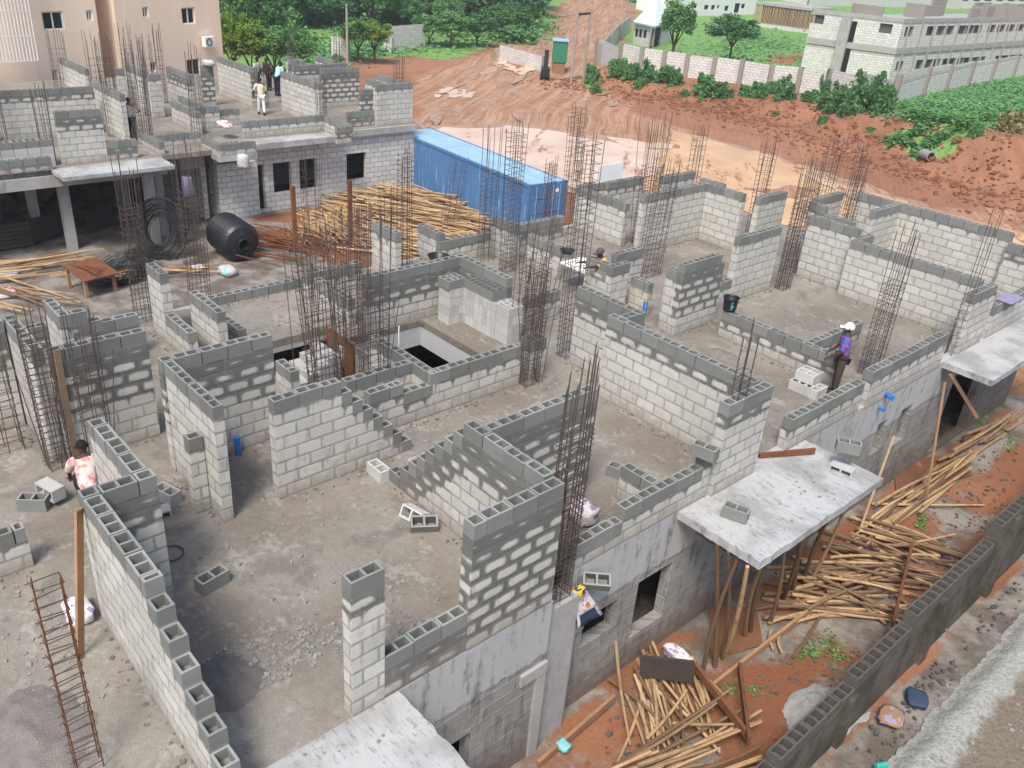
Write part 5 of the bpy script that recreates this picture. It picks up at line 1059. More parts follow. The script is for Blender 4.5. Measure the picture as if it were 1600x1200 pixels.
weeds('grass', [(1150,75,60,12),(1200,70,40,10),(1100,100,60,6),(620,70,50,8),(560,75,40,8),(500,85,40,8),(760,50,40,12),(840,45,20,12),(450,60,60,20)], 'leaf_grass', 9000, .5, 5, 'rough grass on the far plots')
weeds('weeds', [(1290,1010,16,8),(1265,1020,10,6),(1310,1030,8,8),(1440,815,5,8),(1535,660,8,5),(1590,600,12,6),(1580,690,8,10),(1160,1080,18,6),(1560,850,8,12)], 'leaf_mid', 700, .07, 6, 'small weeds sprouting in the pit and along the dirt')
# ------------------------------------------------------------------ far buildings
def anchor(e):
    for ch in e.children: ch.matrix_parent_inverse = Matrix.Translation(-e.location)
def wallbox(name, A, Bv, z0, z1, th, mat, parent, holes=(), hd=.25, dark='dark_void', frame=None):
    """upright slab from A to B (xy) with recessed openings given as (u0,u1,z0,z1) fractions of length / metres"""
    A = Vector(A).to_2d(); Bv = Vector(Bv).to_2d(); d = Bv-A; L = d.length; d.normalize(); nrm = Vector((d.y,-d.x)); mb = MB()
    us = sorted({0.,1.,*[h[0] for h in holes],*[h[1] for h in holes]}); zs = sorted({z0,z1,*[h[2] for h in holes],*[h[3] for h in holes]})
    P = lambda u, t, z: (A.x+d.x*L*u-nrm.x*t, A.y+d.y*L*u-nrm.y*t, z)
    for a, b in zip(us,us[1:]):
        for e, f in zip(zs,zs[1:]):
            if any(h[0] <= (a+b)/2 <= h[1] and h[2] <= (e+f)/2 <= h[3] for h in holes): continue
            mb.quad([P(a,0,e),P(b,0,e),P(b,0,f),P(a,0,f)], [(a*L,e),(b*L,e),(b*L,f),(a*L,f)], 0, [(3.,.1)]*4)
    mb.quad([P(0,0,z1),P(1,0,z1),P(1,th,z1),P(0,th,z1)], a=[(3.,.1)]*4); mb.quad([P(0,0,z0),P(0,th,z0),P(0,th,z1),P(0,0,z1)], a=[(3.,.1)]*4); mb.quad([P(1,0,z0),P(1,th,z0),P(1,th,z1),P(1,0,z1)], a=[(3.,.1)]*4); mb.quad([P(0,th,z0),P(1,th,z0),P(1,th,z1),P(0,th,z1)], a=[(3.,.1)]*4)
    for (a,b,e,f) in holes:
        for q in ([P(a,0,e),P(b,0,e),P(b,hd,e),P(a,hd,e)],[P(a,0,f),P(b,0,f),P(b,hd,f),P(a,hd,f)],[P(a,0,e),P(a,0,f),P(a,hd,f),P(a,hd,e)],[P(b,0,e),P(b,0,f),P(b,hd,f),P(b,hd,e)]): mb.quad(q, a=[(3.,.1)]*4)
    o = mb.build('wall', mat, parent, rnd=.4)
    for (a,b,e,f) in holes:
        m2 = MB(); m2.quad([P(a,hd*.9,e),P(b,hd*.9,e),P(b,hd*.9,f),P(a,hd*.9,f)]); w_ = m2.build('window', dark, parent)
        if frame:
            m3 = MB(); fw = .07/L; 
            for (a2,b2,e2,f2) in ((a,a+fw,e,f),(b-fw,b,e,f),(a,b,e,e+.07),(a,b,f-.07,f),((a+b)/2-fw/2,(a+b)/2+fw/2,e,f)):
                for t0, t1 in ((hd*.45, hd*.75),): 
                    Q8 = [P(a2,t0,e2),P(b2,t0,e2),P(b2,t0,f2),P(a2,t0,f2)]; m3.quad(Q8)
                    m3.quad([P(a2,t1,e2),P(a2,t0,e2),P(a2,t0,f2),P(a2,t1,f2)]); m3.quad([P(b2,t1,e2),P(b2,t0,e2),P(b2,t0,f2),P(b2,t1,f2)])
            m3.build('frame', frame, w_)
    return o
# pink house: upper storeys seen over the second building
PH = tag(empty('house', (-56, 22, G)), 'pink rendered house with white-framed windows behind the second unfinished building', 'house')
def onX(px, py, A, Bv):                   # pixel onto the upright plane through A, B -> (u fraction, z)
    d2 = Vector((Bv[0]-A[0], Bv[1]-A[1])); r_ = ray(px, py); n2 = Vector((d2.y, -d2.x)); s = (A[0]*n2.x+A[1]*n2.y)/(r_.x*n2.x+r_.y*n2.y)
    return ((r_.x*s-A[0])*d2.x+(r_.y*s-A[1])*d2.y)/d2.length_squared, H+r_.z*s
def holes_px(L, A, Bv):
    out = []
    for x0, x1, y0, y1 in L:
        a, z1_ = onX(x0, y0, A, Bv); b, z0_ = onX(x1, y1, A, Bv); out.append((a, b, z0_, z1_))
    return out
kx = .76
def pk(px, py): p = at(px, py, G); return Vector((p.x*kx, p.y*kx))
E0, E1 = pk(-160,152), pk(165,122); E2, E3 = pk(192,119), pk(350,101)
wallbox('wall', E0, E1, G, 11, .3, 'pink_render', PH, holes_px([(64,102,18,46),(134,146,16,32),(80,94,109,134)], E0, E1), .18, 'window_dark', 'white_paint')
wallbox('wall', E2, E3, G, 11, .3, 'pink_render', PH, holes_px([(222,233,11,27),(283,306,12,37),(291,314,93,118),(235,246,97,111)], E2, E3), .18, 'window_dark', 'white_paint')
nb = Vector((-(E3-E0).y, (E3-E0).x)).normalized(); nb = nb if nb.x < 0 else -nb
I0, I1 = E1+nb*2.2, E2+nb*2.2
wallbox('wall', I0, I1, G, 11, .3, 'pink_render', PH, holes_px([(164,179,9,29),(178,192,94,109)], I0, I1), .15, 'window_dark', 'white_paint')
wallbox('wall', E1+nb*.3, I0, G, 11, .25, 'pink_render', PH); wallbox('wall', I1, E2+nb*.3, G, 11, .25, 'pink_render', PH); wallbox('wall', E3, E3+nb*9, G, 11, .3, 'pink_render', PH)
mb = MB()
d_ = (E1-E0).normalized(); L0 = onX(0,60,E0,E1)[0]; L1 = onX(38,60,E0,E1)[0]
for u in [L0+(L1-L0)*(i-6)/7 for i in range(14)]:
    q = E0.lerp(E1, u)-nb*.9; mb.bar((q.x,q.y,1.0),(q.x,q.y,8.6), .035, 4)
for z in (1.,2.2,3.4,4.6,5.8,7.,8.2): a, b = E0.lerp(E1, L0-(L1-L0)*6/7)-nb*.9, E0.lerp(E1, L1)-nb*.9; mb.bar((a.x,a.y,z),(b.x,b.y,z), .035, 4)
mb.build('stair_grille', 'white_paint', PH)
u, z = onX(321,64,E2,E3); q = E2.lerp(E3, u)-nb*.3; ac = MB(); R_ = Matrix.Translation((q.x,q.y,z)) @ Matrix.Rotation(math.atan2((E3-E2).y,(E3-E2).x),4,'Z'); ac.box(-.42,.42,-.16,.16,-.3,.3,R=R_); o = ac.build('air_conditioner', 'white_paint', PH)
ac = MB(); cn = R_ @ Vector((-.12,-.19,0)); ux = (R_.to_3x3() @ Vector((1,0,0))); [ac.bar(cn+ux*.2*cos(2*pi*i/14)+Vector((0,0,.2*sin(2*pi*i/14))), cn+ux*.2*cos(2*pi*(i+1)/14)+Vector((0,0,.2*sin(2*pi*(i+1)/14))), .03, 4) for i in range(14)]; ac.build('fan', 'dark_steel', o)
anchor(PH)
# far boundary wall
FW = tag(empty('boundary_wall', onT(1390,163)), 'long pale block boundary wall along the top of the red bank', 'wall')
def P4(o): o.parent = FW; o.matrix_parent_inverse = FW.matrix_basis.inverted(); return o
bpy.context.view_layer.update()
def runwall(pts, h, mat, P):
    for i, (a, b) in enumerate(zip(pts, pts[1:])):
        A, Bv = onT(*a), onT(*b); z = (A.z+Bv.z)/2; o = wallbox('wall', A, Bv, z-1.2, z+h+(.06 if i % 2 else 0), .25, mat, None); P(o); mb = MB(); d = (Bv-A).normalized(); n_ = Vector((d.y,-d.x,0))
        p = A+n_*.05; mb.box(-.2,.2,-.2,.2,-1.2,h+.15,R=Matrix.Translation((p.x,p.y,z)) @ Matrix.Rotation(math.atan2(d.y,d.x),4,'Z')); P(mb.build('pier', mat, rnd=.2))
runwall([(932,99),(968,104),(1000,109),(1035,115),(1070,121),(1112,126),(1155,131),(1200,138),(1245,144),(1290,150),(1340,157),(1393,165)], 2.0, 'far_block', P4)
runwall([(1393,165),(1440,150),(1475,143),(1510,136),(1545,129),(1580,122),(1640,110)], 2.3, 'far_block', P4)
runwall([(936,102),(952,80),(968,62),(984,48)], 2.0, 'far_block', P4)
# large unfinished block at right
BB = tag(empty('apartment_block', onT(1385,124)), 'two-storey unfinished grey apartment block with rows of window openings at upper right', 'building')
A0, A1, A2 = onT(1252,108), onT(1387,128), onT(1720,88)
zb = A1.z-.5
def topz(px, py, A, Bv): return onX(px, py, A.to_2d(), Bv.to_2d())[1]
z1 = topz(1402,34,A0,A1); zm0, zm1 = topz(1392,84,A0,A1), topz(1392,74,A0,A1)
h1 = holes_px([(1269,1286,22,38),(1376,1392,36,53)], A0.to_2d(), A1.to_2d())
wallbox('wall', A0, A1, zb, z1, .3, 'far_block', BB, h1, .25, 'window_grey')
h2 = []
for x in (1416,1450,1466,1480,1500,1512,1524,1545,1560,1575,1590): h2.append((x, x+8, 42-(x-1400)*.02, 58-(x-1400)*.05))
for x in (1402,1433,1448,1460,1474,1484,1497,1507,1520,1530,1556,1566,1578,1588): h2.append((x, x+6.5, 96-(x-1400)*.055, 110-(x-1400)*.075))
wallbox('wall', A1, A2, zb, z1, .3, 'far_block', BB, holes_px(h2, A1.to_2d(), A2.to_2d()), .3, 'window_grey')
nb2 = Vector((-1,1,0)).normalized()
wallbox('wall', A0+Vector((-6,10,0)), A0, zb, z1, .3, 'far_block', BB)
mb = MB(); Q4 = [A0, A1, A2, A2+(A0-A1)]
mb.quad([(q.x,q.y,z1-.25) for q in Q4]); mb.build('roof_slab', 'pale_slab', BB)
def strip(A, Bv, za, zb_, out, mat, nm):
    d = (Bv-A).normalized(); n_ = Vector((d.y,-d.x,0)); L = (Bv-A).length; mb = MB(); mb.box(0,L,-out,.05,za,zb_,R=Matrix.Translation((A.x,A.y,0)) @ Matrix.Rotation(math.atan2(d.y,d.x),4,'Z')); return mb.build(nm, mat, BB)
strip(A0,A1,zm0,zm1,.10,'beam_concrete','floor_band'); strip(A1,A2,zm0,zm1,.10,'beam_concrete','floor_band'); strip(A0,A1,z1-.05,z1+.35,.06,'beam_concrete','parapet'); strip(A1,A2,z1-.05,z1+.35,.06,'beam_concrete','parapet')
u_, _ = onX(1323,40,A0.to_2d(),A1.to_2d()); p = A0.lerp(A1,u_); d = (A1-A0).normalized(); mb = MB(); mb.box(-.55,.45,-.45,.0,zb,z1-.1,R=Matrix.Translation((p.x,p.y,0)) @ Matrix.Rotation(math.atan2(d.y,d.x),4,'Z')); mb.build('stair_shaft','beam_concrete',BB)
mb = MB(); mb.box(.47,1.0,-.04,.0,zb,z1-.4,R=Matrix.Translation((p.x,p.y,0)) @ Matrix.Rotation(math.atan2(d.y,d.x),4,'Z')); mb.build('shaft_shade','dark_void',BB)  # black panel on the wall, painted shade of the stair slit
d = (A2-A1).normalized()
for i in range(14): p = A1+d*(1.5+i*3.1); mb = MB(); mb.box(-.14,.14,-.13,.0,zb,z1,R=Matrix.Translation((p.x,p.y,0)) @ Matrix.Rotation(math.atan2(d.y,d.x),4,'Z')); mb.build('pilaster','beam_concrete',BB)
R6 = random.Random(2)
for i in range(26):
    q = Q4[0].lerp(Q4[3], R6.uniform(.05,.9)).lerp(Q4[1].lerp(Q4[2], .5), R6.uniform(.1,.8)); mb = MB(); w = R6.uniform(.8,3.); mb.box(-w,w,-.15,.15,z1-.24,z1+R6.uniform(.5,1.6),R=Matrix.Translation((q.x,q.y,0)) @ Matrix.Rotation(math.atan2(d.y,d.x)+(pi/2 if R6.random()<.5 else 0),4,'Z')); mb.build('upper_wall','far_block',BB,rnd=.3)
anchor(BB)
# far cream row house, propped frame, small house with white roof
def rowhouse(pts, zt, label, holes, mat, roof=None):
    p0, p1 = onT(*pts[0]), onT(*pts[1]); h_ = tag(empty('house', p0), label, 'house'); z0_ = p0.z-.5
    z1_ = topz(pts[0][0], zt, p0, p1); wallbox('wall', p0, p1, z0_, z1_, .3, mat, h_, holes_px(holes, p0.to_2d(), p1.to_2d()), .25); d = (p1-p0); n_ = Vector((-d.y,d.x,0)).normalized()*9; mb = MB(); mb.quad([(p0.x,p0.y,z1_-.02),(p1.x,p1.y,z1_-.02),(p1.x+n_.x,p1.y+n_.y,z1_-.02),(p0.x+n_.x,p0.y+n_.y,z1_-.02)]); mb.build('roof','roof_sheet',h_); wallbox('wall', p0+n_, p0, z0_, z1_, .3, mat, h_); anchor(h_); return h_, p0, p1, z0_, z1_, n_
rowhouse([(1055,26),(1180,22)], -14, 'long cream house with dark windows behind the slender tree', [(1085,1089,6,13),(1101,1107,8,15),(1112,1117,8,15),(1121,1124,8,13),(1133,1138,9,17),(1149,1155,5,20),(1159,1164,6,13)], 'white_paint')
rowhouse([(1262,8),(1500,14)], -26, 'long grey unfinished house behind the apartment block roof', [(x, x+7, -16, -6) for x in range(1275,1490,14)], 'far_block')
rowhouse([(1490,12),(1680,22)], -20, 'pale unfinished house at the top right corner behind the apartment block', [(x, x+8, -8, 2) for x in range(1505,1660,18)], 'far_block')
h_, p0, p1, z0_, z1_, n_ = rowhouse([(1175,40),(1262,52)], 34, 'low unfinished frame with dense timber props left of the apartment block', [], 'far_block')
d = (p1-p0); L = d.length; d.normalize()
for i in range(44):
    q = p0+d*(L*i/43)-n_.normalized()*.0; mb = MB(); mb.bar((q.x,q.y,z1_),(q.x+R6.uniform(-.1,.1),q.y,z1_+2.9), .07, 5); mb.build('prop','plank_pale',h_)
mb = MB(); mb.quad([(p0.x,p0.y,z1_),(p1.x,p1.y,z1_),(p1.x+n_.x,p1.y+n_.y,z1_),(p0.x+n_.x,p0.y+n_.y,z1_)])
q0, q1 = p0-n_*.05, p1-n_*.05; mb.box(0,L,-.2,9,z1_+2.9,z1_+3.3,R=Matrix.Translation((p0.x,p0.y,0)) @ Matrix.Rotation(math.atan2(d.y,d.x),4,'Z')); mb.build('upper_slab','beam_concrete',h_); wallbox('wall', p0+n_*.3, p1+n_*.3, z1_, z1_+2.9, .2, 'dark_void', h_); anchor(h_)  # black back wall paints the deep shade under the upper slab
p0 = onT(1003,76); VH = tag(empty('house', p0), 'small house with white pyramid roof and tall slit windows behind the far boundary wall', 'house')
q0, q1, q2 = onT(988,68), onT(1018,75), onT(1046,66); zt = topz(1003,36,q0,q1)
wallbox('wall', q0, q1, p0.z-.4, zt, .25, 'far_block', VH, holes_px([(993,996,44,58),(999,1002,45,59),(1006,1009,46,60)], q0.to_2d(), q1.to_2d()), .2); wallbox('wall', q1, q2, p0.z-.4, zt, .25, 'far_block', VH, holes_px([(1019,1030,45,72)], q1.to_2d(), q2.to_2d()), .2)
mb = MB(); cxy = (q0+q2)/2; R4 = [q0, q1, q2, q0+q2-q1]; R4 = [cxy+(q-cxy)*1.08 for q in R4]; za = topz(1035,2,q0,q1)
for i in range(4): a, b = R4[i], R4[(i+1)%4]; mb.quad([(a.x,a.y,zt),(b.x,b.y,zt),(cxy.x,cxy.y,za)])
mb.quad([(q.x,q.y,zt-.01) for q in R4[::-1]]); mb.build('roof','roof_sheet',VH); mb = MB()
for i in range(4): a, b = R4[i], R4[(i+1)%4]; mb.bar((a.x,a.y,zt-.12),(b.x,b.y,zt-.12), .14, 4)
mb.build('eave','beam_concrete',VH); anchor(VH)
# low ruined walls, green cabin, generator, poles
def seg(a, b, h, label, mat='far_block'): A, Bv = onT(*a), onT(*b); r = tag(empty('low_wall', A), label, 'wall'); wallbox('wall', A, Bv, A.z-.5, A.z+h, .3, mat, r); anchor(r)
seg((612,80),(664,74),2.4,'old grey wall stub on the grass behind the mud edge'); seg((518,92),(545,95),2.0,'low grey wall left of the utility pole on the mud edge'); seg((598,79),(612,82),1.4,'short dark wall stub beside the old grey wall')
seg((780,92),(845,112),1.4,'pale broken wall along the puddle left of the green cabin'); seg((780,92),(800,86),1.0,'short return of the pale broken wall by the puddle')
gp = onT(872,112); GC = tag(empty('site_cabin', gp, -.75), 'green metal cabin on a tan base at the road junction', 'cabin'); mb = MB(); mb.box(-1.1,1.1,-.7,.7,1.0,2.9); mb.build('cabin_body','green_paint',GC); mb = MB(); mb.box(-1.0,1.0,-.6,.6,-.1,1.0); mb.build('base','tan_panel',GC); mb = MB(); mb.box(-1.2,1.2,-.8,.8,2.9,2.97); mb.build('roof','container_roof',GC)
gp = onT(851,123); GN = tag(empty('generator', gp, -.75), 'black generator on skids in front of the green cabin', 'generator'); mb = MB(); mb.box(-.9,.9,-.4,.4,.25,1.0); mb.build('housing','black_plastic',GN); mb = MB(); mb.box(-1.,1.,-.45,-.3,-.05,.25); mb.box(-1.,1.,.3,.45,-.05,.25); mb.build('skid','dark_steel',GN); mb = MB(); mb.box(.45,.7,-.2,.2,1.0,2.6); mb.build('exhaust','dark_steel',GN)
def upole(px, py, top, label, arm=0.):
    p = onT(px, py); h = topz(px, top, p, p+Vector((1,1,0))*5)-p.z; u = tag(empty('utility_pole', p), label, 'utility pole'); mb = MB(); mb.bar((0,0,-.3),(0,0,h), .13, 8, r2=.09); mb.build('pole','pole_wood',u)
    if arm: mb = MB(); mb.box(-arm,arm,-.06,.06,h-.3,h-.18,R=Matrix.Rotation(.75,4,'Z')); mb.build('cross_arm','dark_steel',u)
    return p, h
pa, ha = upole(543,104,6,'slim utility pole with cross-arm beside the two mud-edge trees',1.1); pb, hb = upole(892,131,16,'left pole of the twin poles at the junction'); pc, hc = upole(911,129,14,'right pole of the twin poles at the junction'); upole(977,40,-20,'far utility pole along the mud road')
single('cross_arm', 'dark beam joining the twin poles at the junction', 'beam', 'dark_steel', lambda mb: mb.bar(pb+Vector((0,0,hb-.3)), pc+Vector((0,0,hc-.3)), .10, 6))
def wire(a, b, sag, label): single('power_line', label, 'power line', 'dark_steel', lambda mb: mb.tube([Vector(a).lerp(Vector(b), i/12)-Vector((0,0,sag*4*(i/12)*(1-i/12))) for i in range(13)], .014, 3))
wire(pa+Vector((0,0,ha-.2)), pb+Vector((0,0,hb-.3)), 1., 'power line from the slim pole to the twin poles'); wire(pa+Vector((.5,.5,ha-.2)), (-60,10,4.), .8, 'power line from the slim pole toward the pink house'); wire(pc+Vector((0,0,hc-.3)), onT(977,40)+Vector((0,0,8)), .8, 'power line from the twin poles along the mud road')
p = onT(1449,244); mb = MB(); 
for i in range(14):
    t, u = 2*pi*i/14, 2*pi*(i+1)/14
    for ra, rb, xa, xb in ((.62,.62,0,1.7),(.50,.50,0,1.7),(.50,.62,0,0),(.50,.62,1.7,1.7)): mb.quad([(xa,ra*cos(t),ra*sin(t)),(xa,ra*cos(u),ra*sin(u)),(xb,rb*cos(u),rb*sin(u)),(xb,rb*cos(t),rb*sin(t))])
o = mb.build('concrete_pipe','rubble'); o.location = p+Vector((-.3,-.2,.15)); o.rotation_euler = (0,0,-.5); o.scale = (.55,.5,.5); tag(o,'pale concrete pipe ring lying on the red bank','pipe')
# ------------------------------------------------------------------ people
def skinned(name, J, Ed, mats, facemat=None, sub=2):
    me = bpy.data.meshes.new(name); ks = list(J); me.from_pydata([J[k][0] for k in ks], [(ks.index(a), ks.index(b)) for a, b in Ed], [])
    o = bpy.data.objects.new(name, me); COL.objects.link(o); sk = o.modifiers.new('s','SKIN'); sk.use_smooth_shade = True
    for i, k in enumerate(ks):
        r = J[k][1]; me.skin_vertices[0].data[i].radius = r if isinstance(r, tuple) else (r, r); me.skin_vertices[0].data[i].use_root = (i == 0)
    sb = o.modifiers.new('d','SUBSURF'); sb.levels = sub; sb.render_levels = sub
    dg = bpy.context.evaluated_depsgraph_get(); m2 = bpy.data.meshes.new_from_object(o.evaluated_get(dg)); o.modifiers.clear(); o.data = m2; m2.name = name
    m2.materials.clear()
    for q in mats: m2.materials.append(MAT[q])
    for p in m2.polygons: p.use_smooth = True; p.material_index = 0
    return o
def person(loc, rz, label, shirt, trousers, hat=None, hair=True, bend=0., kneel=0., armL=None, armR=None, stride=.0, squat=False, h=1.0, long_sleeve=False, shoes='black_cloth'):
    """stands facing local +x; bend leans the trunk forward; arms are (upper, lower) direction vectors"""
    t = tag(empty('person', loc, rz), label, 'person'); t.scale = (h,h,h)
    Hp = Vector((-.12,0,.40) if squat else (0,0,.92-.25*kneel)); ax = Vector((sin(bend),0,cos(bend)))
    ch = Hp+ax*.34; nk = Hp+ax*.53; hd = nk+Vector((sin(bend*.8),0,cos(bend*.8)))*.10; ht = hd+Vector((sin(bend*.6),0,cos(bend*.6)))*.13
    J = {'pel':(Hp,(.15,.11)),'belly':(Hp+ax*.17,(.14,.105)),'chest':(ch,(.17,.115)),'neckb':(nk,(.085,.075)),'neck':(nk+(hd-nk)*.5,(.052,.055)),'head':(hd+(ht-hd)*.35,(.082,.094)),'crown':(ht,(.07,.08))}
    E_ = [('pel','belly'),('belly','chest'),('chest','neckb'),('neckb','neck'),('neck','head'),('head','crown')]; W_ = {}
    for s, nm, arm in ((1,'L',armL),(-1,'R',armR)):
        hip = Hp+Vector((0,s*.09,-.04)); f = s*stride; kn = Hp+Vector((.10*kneel+f*.5,s*.10,-.46+.08*kneel)); an = Vector((f,s*.10,.08)); kn = Vector((.26,s*.15,.47)) if squat else kn
        J.update({'hip'+nm:(hip,.095),'kn'+nm:(kn,.062),'calf'+nm:(kn.lerp(an,.35),.06),'an'+nm:(an,.042),'toe'+nm:(an+Vector((.16,0,-.045)),(.042,.03))}); E_ += [('pel','hip'+nm),('hip'+nm,'kn'+nm),('kn'+nm,'calf'+nm),('calf'+nm,'an'+nm),('an'+nm,'toe'+nm)]
        u, l = arm or ((.05,s*.18,-1),(.15,s*.05,-1)); u = Vector(u).normalized(); l = Vector(l).normalized(); sh = nk-ax*.06+Vector((0,s*.19,0)); el = sh+u*.29; wr = el+l*.25
        J.update({'sh'+nm:(sh,.066),'el'+nm:(el,.043),'wr'+nm:(wr,.029),'palm'+nm:(wr+l*.06,(.038,.02)),'kk'+nm:(wr+l*.095,(.038,.018))}); E_ += [('neckb','sh'+nm),('sh'+nm,'el'+nm),('el'+nm,'wr'+nm),('wr'+nm,'palm'+nm),('palm'+nm,'kk'+nm)]; W_[nm] = (sh,el,wr,l)
    for nm, (sh,el,wr,l) in W_.items():
        sd = l.cross(Vector((1,0,.3))).normalized(); dn = l.cross(sd).normalized()
        for i, (o_, fl) in enumerate(((-.028,.060),(-.010,.070),(.010,.066),(.027,.052))):
            a = wr+l*.10+sd*o_; b = a+(l*.9+dn*.3).normalized()*fl*.55; e = b+(l*.5+dn*.8).normalized()*fl*.5
            J.update({f'f{i}a'+nm:(a,.0095),f'f{i}b'+nm:(b,.0088),f'f{i}c'+nm:(e,.007)}); E_ += [('kk'+nm,f'f{i}a'+nm),(f'f{i}a'+nm,f'f{i}b'+nm),(f'f{i}b'+nm,f'f{i}c'+nm)]
        a = wr+l*.045-sd*.042; b = a+(l*.7-sd*.5).normalized()*.045; J.update({'ta'+nm:(a,.012),'tb'+nm:(b,.009)}); E_ += [('palm'+nm,'ta'+nm),('ta'+nm,'tb'+nm)]
    b_ = skinned('body', J, E_, ['skin']); b_.parent = t
    fd = Vector((cos(bend*.6),0,-sin(bend*.6))); up = Vector((sin(bend*.6),0,cos(bend*.6))); hc = hd+(ht-hd)*.55
    mb = MB(); mb.bar(hc+fd*.080-up*.005, hc+fd*.115-up*.045, .012, 5, r2=.02); mb.bar(hc+fd*.088-up*.075+Vector((0,-.022,0)), hc+fd*.088-up*.075+Vector((0,.022,0)), .009, 5)
    for s in (-1,1): mb.bar(hc+Vector((0,s*.088,-.03)), hc+Vector((0,s*.100,.025)), .016, 6); mb.bar(hc+fd*.086+Vector((0,s*.032,.012)), hc+fd*.094+Vector((0,s*.032,.012)), .012, 6)
    mb.build('face_features', 'skin', t, smooth=True)
    g = .016; S_ = {k:(J[k][0], tuple(q+g for q in (J[k][1] if isinstance(J[k][1],tuple) else (J[k][1],)*2))) for k in ('pel','belly','chest','neckb')}; S_['pel'] = (Hp-ax*.06,(.175,.135)); S_['neckb'] = (nk-ax*.005,(.09,.085)); Es = [('pel','belly'),('belly','chest'),('chest','neckb')]
    for nm, (sh,el,wr,l) in W_.items():
        S_['sh'+nm] = (sh,.084); S_['m'+nm] = (sh.lerp(el,.5),.072); S_['el'+nm] = (el,.066); Es += [('neckb','sh'+nm),('sh'+nm,'m'+nm),('m'+nm,'el'+nm)]
        if long_sleeve: S_['wr'+nm] = (wr,.048); Es.append(('el'+nm,'wr'+nm))
    skinned('shirt', S_, Es, [shirt]).parent = t
    T2 = {'pel':(Hp+ax*.02,(.165,.128))}; Et = []
    for nm in 'LR': T2['hip'+nm] = (J['hip'+nm][0],.112); T2['kn'+nm] = (J['kn'+nm][0],.082); T2['calf'+nm] = (J['calf'+nm][0],.078); T2['an'+nm] = (J['an'+nm][0]+Vector((0,0,.03)),.066); Et += [('pel','hip'+nm),('hip'+nm,'kn'+nm),('kn'+nm,'calf'+nm),('calf'+nm,'an'+nm)]
    skinned('trousers', T2, Et, [trousers]).parent = t
    for s, nm in ((1,'L'),(-1,'R')): q = J['an'+nm][0]; mb = MB(); mb.bar(q+Vector((-.06,0,-.05)), q+Vector((.17,0,-.05)), .047, 8, r2=.04); mb.build('shoe', shoes, t, smooth=True)
    mb = MB(); n = 14; rr = .112 if hat else .101
    for i in range(6):
        for k in range(n):
            def P(i, k): a = (pi*.56)*i/6; b = 2*pi*k/n; return hc+up*(rr*1.05*cos(a)+.012)+fd*(rr*1.05*sin(a)*cos(b)-.012)+Vector((0,rr*.93*sin(a)*sin(b),0))
            mb.quad([P(i,k),P(i+1,k),P(i+1,k+1),P(i,k+1)])
    mb.build('cap' if hat else 'hair', hat or 'black_cloth', t, smooth=True, weld=True)
    if hat: mb = MB(); q = hc+up*.02+fd*.10; mb.box(-.0,.09,-.065,.065,-.008,.008,R=Matrix.Translation(q) @ Matrix.Rotation(bend*.6+.15,4,'Y')); mb.build('cap_brim', hat, t)
    return t
def yaw(dx, dy): return math.atan2(dy, dx)
person((-14.18,16.72,.02), yaw(-.25,-1), 'person in yellow and purple shirt and dark cap reaching over the rough inner wall', 'yellow_shirt', 'denim', hat='grey_cloth', bend=.45, armL=((.9,.15,-.25),(1,.0,.05)), armR=((.9,-.2,-.4),(1,.1,.1)))
person((-7.72,17.62,0), yaw(-.9,-.6), 'person in purple and blue printed shirt and white cap standing behind the right sill', 'print_shirt', 'brown_trousers', hat='white_cloth', bend=.06, armL=((.25,.2,-1),(.8,-.1,-.6)), armR=((.2,-.25,-1),(.7,.2,-.7)))
person((-12.92,3.02,0), yaw(-1,.25), 'person with pale and red cloth on the back bending behind the left inner wall', 'pink_cloth', 'black_cloth', squat=True, bend=.55, armL=((.5,.2,-.8),(.6,0,-.8)), armR=((.5,-.2,-.8),(.6,0,-.8)))
person((-37.3,12.85,0), yaw(-.6,.7), 'person in orange and white vest and dark jeans standing on the second building', 'hivis_shirt', 'denim', bend=.05, armL=((.4,.2,-.9),(.9,-.1,.2)), armR=((.3,-.2,-.9),(.9,.1,.1)))
person((-40.1,20.1,0), yaw(-1,.25), 'person in cream shirt and white trousers walking on the second building', 'cream_cloth', 'white_cloth', bend=.12, stride=.14, armL=((.3,.3,-.8),(.6,0,-.7)), armR=((.1,-.3,-.9),(.5,0,-.8)))
person((-45.9,23.55,0), yaw(.3,-1), 'person in maroon shirt and black trousers on the far corner of the second building', 'maroon_cloth', 'black_cloth', bend=.2)
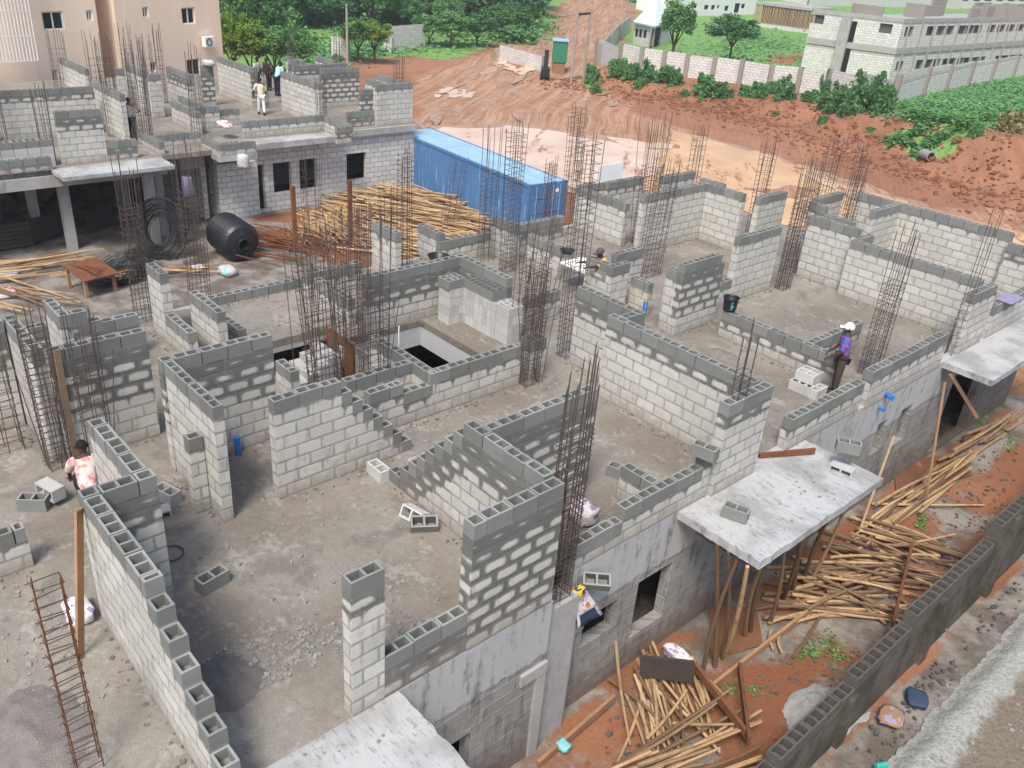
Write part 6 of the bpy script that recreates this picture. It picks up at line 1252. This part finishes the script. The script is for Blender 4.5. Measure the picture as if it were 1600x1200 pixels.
person((-46.2,23.0,0), yaw(1,.4), 'person in pale shirt and dark trousers beside the one in maroon', 'white_cloth', 'denim', bend=.1)
person((-42.6,22.3,.35), yaw(-.3,1), 'person in pale cyan shirt stooping behind the long pale wall of the second building', 'cyan_cloth', 'denim', bend=.5)
bowl(-15.0,16.0,1.4,.2,.1,'black_plastic','dark pan held out by the person in the yellow shirt')
# ------------------------------------------------------------------ light
EL, AZ = radians(56), math.atan2(-1., .62)
sd = Vector((cos(EL)*cos(AZ), cos(EL)*sin(AZ), sin(EL)))
sun = bpy.data.objects.new('sun', bpy.data.lights.new('sun', 'SUN')); COL.objects.link(sun); sun.rotation_euler = sd.to_track_quat('Z','Y').to_euler()
sun.data.energy = 2.0; sun.data.angle = radians(17); sun.data.color = (1., .965, .90)
w = bpy.data.worlds.new('World'); scene.world = w; w.use_nodes = True; nt = w.node_tree; bg = nt.nodes['Background']; sk = nt.nodes.new('ShaderNodeTexSky'); sk.sky_type = 'NISHITA'; sk.sun_disc = False
sk.sun_elevation = EL; sk.sun_rotation = math.atan2(sd.x, sd.y); sk.air_density = 1.; sk.dust_density = 3.; sk.ozone_density = 1.; nt.links.new(sk.outputs[0], bg.inputs[0]); bg.inputs[1].default_value = .115
scene.view_settings.view_transform = 'Standard'; scene.view_settings.look = 'None'; scene.view_settings.exposure = .95; scene.view_settings.gamma = 1.
scene.cycles.max_bounces = 5; scene.cycles.use_denoising = True
hz = MB(); hz.box(-425, 125, -125, 645, G-6, 24); o = hz.build('haze', 'black_cloth', weld=True); o.data.materials.clear(); mh = bpy.data.materials.new('haze'); mh.use_nodes = True; T = mh.node_tree; T.nodes.remove(T.nodes['Principled BSDF']); pv = T.nodes.new('ShaderNodeVolumePrincipled'); pv.inputs['Color'].default_value = (.92,.94,.96,1); pv.inputs['Density'].default_value = .0006; pv.inputs['Anisotropy'].default_value = .2
T.links.new(pv.outputs[0], T.nodes['Material Output'].inputs['Volume']); o.data.materials.append(mh); struct(o, 'stuff'); tag(o, 'thin pale haze over the whole site and the far land', 'haze')
